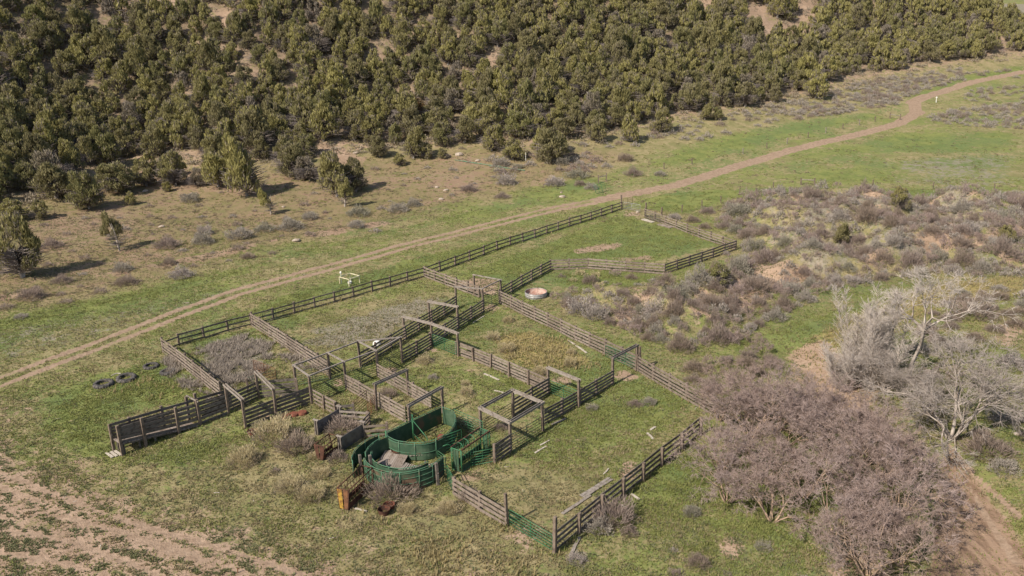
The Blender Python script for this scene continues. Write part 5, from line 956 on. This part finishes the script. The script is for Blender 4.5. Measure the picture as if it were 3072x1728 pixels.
for q, sd_k, hh, ns, lb in ((('S', 2150, 955), 1, 9.5, 6, 'pale upright brushy bare poplar, leftmost of the bleached trees'), (('S', 2185, 985), 2, 9.0, 6, 'pale upright bare poplar with a white central stem'), (('S', 2228, 985), 3, 8.0, 5, 'bare pale poplar on the right side of the upright brushy clump'), (('S', 2215, 930), 4, 10., 5, 'bare pale poplar standing at the back of the upright brushy clump'), (('S', 2120, 985), 6, 5.5, 5, 'low bare pale poplar at the foot of the upright clump, beside the tan dirt')): bare_tree(q, 1.0, spire(sd_k, hh, ns), lb, name='bare_poplar')
bare_tree(('S', 2285, 960), 1.2, PC, 'bleached bare cottonwood with a round crown on a dark leaning trunk', name='bare_cottonwood'); bare_tree(('S', 2392, 1108), 1.15, PW, 'wide spreading bleached cottonwood with a thick pale trunk', name='bare_cottonwood', hz=.9); bare_tree(('S', 2225, 990), .7, PW, 'low bleached tree tangled at the foot of the upright poplars', name='bare_cottonwood', hz=.8); bare_tree(('S', 2330, 1040), .62, PW, 'smaller bleached tree leaning beside the wide spreading cottonwood', name='bare_cottonwood', hz=.8)
# ------------------------------------------------------------------ grass and weeds
def tufts(name, n, mat, label, prob, hr, wr, blades, seed, ymax=150, kind='grass', lean=.5):
    g = np.random.default_rng(seed); v = 74 * np.exp(g.random(n) * math.log((ymax + 30) / 74.)); Y = v - 30; X = (g.random(n) * 2 - 1) * (Y * .82 + 8)
    pb = prob(X, Y); k = g.random(n) < pb; X, Y = X[k], Y[k]; m = len(X); Z = terrain(X, Y); B = np.repeat(np.stack([X, Y, Z - .01], 1), blades, 0); k2 = len(B); sc = np.repeat(g.uniform(.6, 1.35, m), blades)
    a = g.uniform(0, 2 * math.pi, k2); o = np.stack([np.cos(a), np.sin(a), 0 * a], 1); w = (wr * sc * g.uniform(.7, 1.3, k2))[:, None]; h = (hr * sc * g.uniform(.6, 1.2, k2))[:, None]; sd_ = np.stack([-np.sin(a), np.cos(a), 0 * a], 1)
    b0 = B + o * w * .5; V = np.empty((k2, 3, 3)); V[:, 0] = b0 - sd_ * w; V[:, 1] = b0 + sd_ * w; V[:, 2] = b0 + o * h * lean * g.uniform(.2, 1.2, (k2, 1)) + np.array([[0, 0, 1.]]) * h
    me = np_mesh(name, V.reshape(-1, 3), np.arange(k2 * 3).reshape(k2, 3)); print(name, m); return tag(link(name, addmats(me, mat)), label, kind, None, 'stuff')
MAT['grass_lush'] = leaf_mat('lush_blade', ((.175, .205, .06), (.265, .272, .09), (.09, .11, .03), .0)); MAT['grass_dry'] = leaf_mat('dry_blade', ((.24, .20, .10), (.33, .275, .155), (.2, .16, .08), .0)); MAT['grass_dark'] = leaf_mat('weed_leaf', ((.145, .155, .075), (.21, .21, .11), (.07, .09, .03), .0)); MAT['grass_straw'] = leaf_mat('straw_blade', ((.33, .265, .12), (.44, .36, .2), (.3, .25, .12), .0))
def keep(X, Y): return zl(X, Y)[4] < .3
def p_lush(X, Y): d, l, g_, s, r, h, b, wz = zl(X, Y); return np.clip((l * 1.25 + (fbm(X / 2.5, Y / 2.5, 3, 31) - .5) * 1.6 - .25), 0, 1) * (1 - .9 * d) * (1 - .6 * g_) * keep(X, Y)
def p_dry(X, Y): d, l, g_, s, r, h, b, wz = zl(X, Y); return np.clip((.55 - l * .7 + (fbm(X / 2, Y / 2, 3, 41) - .5) * 1.6), 0, 1) * (1 - .75 * d) * keep(X, Y)
def p_dark(X, Y):
    d, l, g_, s, r, h, b, wz = zl(X, Y); A_, B_ = X * .80 - Y * .6, X * .6 + Y * .80
    return np.clip((fbm(A_ / 1.0, B_ / .45, 3, 51) - .46 + .22 * (fbm(A_ / 12, B_ / 3, 2, 53) - .5)) * 4.5, 0, 1) * np.clip(.15 + .75 * sstep(.3, .7, d) * (1 - sstep(.93, 1, d)) + .5 * l, 0, 1) * keep(X, Y) * (wz < .3)
def p_straw(X, Y): d, l, g_, s, r, h, b, wz = zl(X, Y); return np.clip(s * 1.3 + (fbm(X / 3, Y / 3, 2, 61) - .5) - .35, 0, 1) * (1 - .8 * d) * keep(X, Y)
tufts('grass', 760000, 'grass_lush', 'short green grass over the flats and pens', p_lush, .14, .032, 3, 1)
tufts('dry_grass', 590000, 'grass_dry', 'short dry tan grass between the green patches', p_dry, .14, .03, 3, 2)
tufts('low_weeds', 760000, 'grass_dark', 'dark low weed clumps dotted over dirt and grass', p_dark, .11, .045, 4, 3, 150, 'weeds', .9)
tufts('straw_grass', 260000, 'grass_straw', 'pale straw grass in the swale', p_straw, .35, .035, 5, 4)
def patchp(polys): 
    W_ = [world(p) for p in polys]
    def f(X, Y):
        m = np.zeros(len(X))
        for p in W_: m = np.maximum(m, sstep(-1, .6, poly_sd(X, Y, p)))
        return m * np.clip((fbm(X / 1.2, Y / 1.2, 3, 81) - .36) * 4, 0, 1)
    return f
tufts('dead_weeds', 900000, 'tumble', 'tangled grey-mauve dead weeds in the weedy pen and along its fence', patchp([[(500, 880), (620, 845), (680, 870), (640, 950), (570, 985), (530, 930)], [(690, 860), (740, 880), (810, 930), (760, 925), (700, 890)], [(418, 905), (445, 905), (480, 960), (530, 995), (520, 1005), (440, 950)], [(590, 870), (700, 860), (660, 930), (600, 960)]]), .36, .03, 6, 9, 110, 'weeds', 1.2)
def p_gw(X, Y): d, l, g_, s, r, h, b, wz = zl(X, Y); return np.clip((g_ - .3) * 1.2, 0, 1) * np.clip((fbm(X / 1.5, Y / 1.5, 3, 86) - .38) * 4, 0, 1) * keep(X, Y)
MAT['grass_grey'] = leaf_mat('grey_weed', ((.20, .185, .12), (.29, .26, .175), (.1, .1, .05), .0))
tufts('grey_weeds', 500000, 'grass_grey', 'low grey-green weeds in the big grass pen', p_gw, .16, .04, 4, 12, 165, 'weeds', .9)
def scatter(name, n, mat, label, prob, protos_, rr, seed, ymin=44, ymax=165, kind='plants', fl=(.6, 1.), wide=.82):
    g = np.random.default_rng(seed); v = (ymin + 30) * np.exp(g.random(n) * math.log((ymax + 30) / (ymin + 30.))); Y = v - 30; X = (g.random(n) * 2 - 1) * (Y * wide + 8)
    k = g.random(n) < prob(X, Y); X, Y = X[k], Y[k]; Z = terrain(X, Y); m = len(X); Vs = []; Qs = []; nv = 0; pid = g.integers(0, len(protos_), m)
    for i, (V, Q) in enumerate(protos_):
        q = np.nonzero(pid == i)[0]; r = rr[0] + (rr[1] - rr[0]) * g.random(len(q)) ** 1.8; a = g.uniform(0, 6.28, len(q)); c, s_ = np.cos(a)[:, None], np.sin(a)[:, None]; f = g.uniform(fl[0], fl[1], len(q))
        W = np.stack([(V[None, :, 0] * c - V[None, :, 1] * s_) * r[:, None] + X[q][:, None], (V[None, :, 0] * s_ + V[None, :, 1] * c) * r[:, None] + Y[q][:, None], V[None, :, 2] * (r * f)[:, None] + Z[q][:, None] - .02], 2)
        Vs.append(W.reshape(-1, 3)); Qs.append((Q[None] + (np.arange(len(q)) * len(V))[:, None, None]).reshape(-1, Q.shape[1]) + nv); nv += len(q) * len(V)
    print(name, m); return tag(link(name, addmats(np_mesh(name, np.concatenate(Vs), np.concatenate(Qs)), mat)), label, kind, None, 'stuff')
MAT['forb'] = leaf_mat('low_forb_leaf', ((.19, .205, .068), (.285, .28, .105), (.1, .1, .05), .0)); MAT['forb_tan'] = leaf_mat('low_tan_forb', ((.24, .195, .11), (.34, .28, .17), (.1, .1, .05), .0)); MAT['scrub'] = leaf_mat('hillside_scrub', ((.25, .21, .15), (.40, .34, .26), (.1, .1, .05), .0))
TINY = [dome(400 + i, 16, w=.16, l=.34, flat=.75) for i in range(5)]
def p_forb(X, Y): d, l, g_, s, r, h, b, wz = zl(X, Y); return (wz < .3) * np.clip((l - .22) * 1.3, 0, 1) * np.clip((fbm(X / 1.1, Y / 1.1, 3, 131) - .44) * 6, 0, 1) * (1 - .8 * g_) * (r < .3) * (d < .6)
def p_ftan(X, Y): d, l, g_, s, r, h, b, wz = zl(X, Y); return np.clip(.75 - l, 0, 1) * np.clip((fbm(X / 1.0, Y / 1.0, 3, 141) - .5) * 6, 0, 1) * (r < .3) * (1 - .6 * sstep(.7, 1, d)) * (1 - .6 * b)
scatter('low_forbs', 370000, 'forb', 'bumpy low yellow-green plants over pens and flats', p_forb, TINY, (.10, .30), 21)
scatter('tan_forbs', 240000, 'forb_tan', 'small dry tan tussocks on bare and dry ground', p_ftan, TINY, (.10, .30), 22)
SCR = [dome(420 + i, 46, w=.09, l=.24, flat=.8) for i in range(5)]
def p_scrub(X, Y): s = poly_sd(X, Y, HILLPOLY); return ((s > -6) & (fbm(X / 6, Y / 6, 2, 151) > .33)) * (1 - .9 * sstep(.52, .66, fbm(X / 22, Y / 22, 3, 91)) * sstep(20, 40, s))
scatter('hillside_scrub', 42000, 'scrub', 'grey-brown scrub and dead wood between the hillside junipers', p_scrub, SCR, (.4, 1.4), 23, 130, 470, 'scrub', (.6, 1.))
def p_fw(X, Y):
    m = np.full(len(X), 9.)
    for f in FENCES: m = np.minimum(m, seg_dist(X, Y, f))
    return np.clip(1.2 - m / .45, 0, 1) * np.clip((fbm(X / 1.6, Y / 1.6, 2, 161) - .3) * 3, 0, 1)
tufts('fence_weeds', 260000, 'grass_straw', 'taller straw weeds growing along the fence lines', lambda X, Y: p_fw(X, Y) * .45, .34, .03, 4, 31, 150, 'weeds', .7)
tufts('fence_grass', 260000, 'grass_lush', 'taller green grass growing along the fence lines', lambda X, Y: p_fw(X, Y) * .6, .32, .035, 4, 32, 150, 'grass', .7)
def p_sl(X, Y): d, l, g_, s, r, h, b, wz = zl(X, Y); return np.clip(b * 1.2, 0, 1) * np.clip((fbm(X / 2.2, Y / 2.2, 3, 171) - .42) * 5, 0, 1) * (r < .3)
MAT['slope'] = leaf_mat('slope_scrub', ((.165, .13, .085), (.28, .225, .155), (.1, .1, .05), .0))
scatter('slope_scrub', 90000, 'slope', 'low brown scrub and dry tussocks over the slope above the road', p_sl, SCR, (.12, .42), 33, 60, 200, 'scrub', (.5, .8))
BIT = []
for k in range(4): m_ = MB(); m_.bar((-.5, 0, .1), (.1, .05 * k, .12), .16, .07); m_.bar((.1, .05 * k, .12), (.5, .0, .1), .15, .06); BIT.append((np.array(m_.V), np.array(m_.F)))
scatter('wood_litter', 2600, 'scrap', 'small bleached bits of wood and bone scattered in the grass', lambda X, Y: .12 * (fbm(X / 6, Y / 6, 2, 181) > .5), BIT, (.14, .5), 34, 48, 140, 'litter', (.8, 1.))
def p_far(X, Y): return (poly_sd(X, Y, HILLPOLY) < 2) * (seg_dist(X, Y, ROAD) > 2.2) * np.clip((fbm(X / 3.5, Y / 3.5, 3, 191) - .44) * 5, 0, 1)
def p_far2(X, Y): return (poly_sd(X, Y, HILLPOLY) < 4) * (seg_dist(X, Y, ROAD) > 2.2) * np.clip((fbm(X / 3.0, Y / 3.0, 3, 196) - .5) * 5, 0, 1)
scatter('far_forbs', 60000, 'forb', 'low green plants over the flats beyond the corral', p_far, TINY, (.15, .42), 35, 150, 400, 'plants', (.5, .9))
scatter('far_tussocks', 50000, 'slope', 'brown tussocks over the flats beyond the corral', p_far2, TINY, (.15, .42), 36, 140, 400, 'plants', (.5, .9))
# ------------------------------------------------------------------ light
AZ, EL = R(47), R(42)                           # the way shadows run, clockwise from straight ahead
sd = Vector((-math.sin(AZ) * math.cos(EL), -math.cos(AZ) * math.cos(EL), math.sin(EL)))
sun = bpy.data.lights.new('sun', 'SUN'); sun.energy = 4.4; sun.angle = R(.5); sun.color = (1, .92, .81)
so = bpy.data.objects.new('sun', sun); COL.objects.link(so); so.rotation_euler = sd.to_track_quat('Z', 'Y').to_euler()
w = bpy.data.worlds.new('World'); S.world = w; w.use_nodes = True; nt = w.node_tree; nt.nodes.clear()
sky = nt.nodes.new('ShaderNodeTexSky'); sky.sky_type = 'NISHITA'; sky.sun_disc = False; sky.sun_elevation = EL; sky.sun_rotation = math.atan2(sd.x, sd.y); sky.dust_density = 1.5
bg = nt.nodes.new('ShaderNodeBackground'); bg.inputs[1].default_value = .095; ow = nt.nodes.new('ShaderNodeOutputWorld')
nt.links.new(sky.outputs[0], bg.inputs[0]); nt.links.new(bg.outputs[0], ow.inputs[0])
S.view_settings.view_transform = 'Standard'; S.view_settings.look = 'None'; S.view_settings.gamma = 1; S.view_settings.exposure = 0.54
S.cycles.max_bounces = 6; S.cycles.diffuse_bounces = 4; S.cycles.transmission_bounces = 3; S.cycles.glossy_bounces = 2
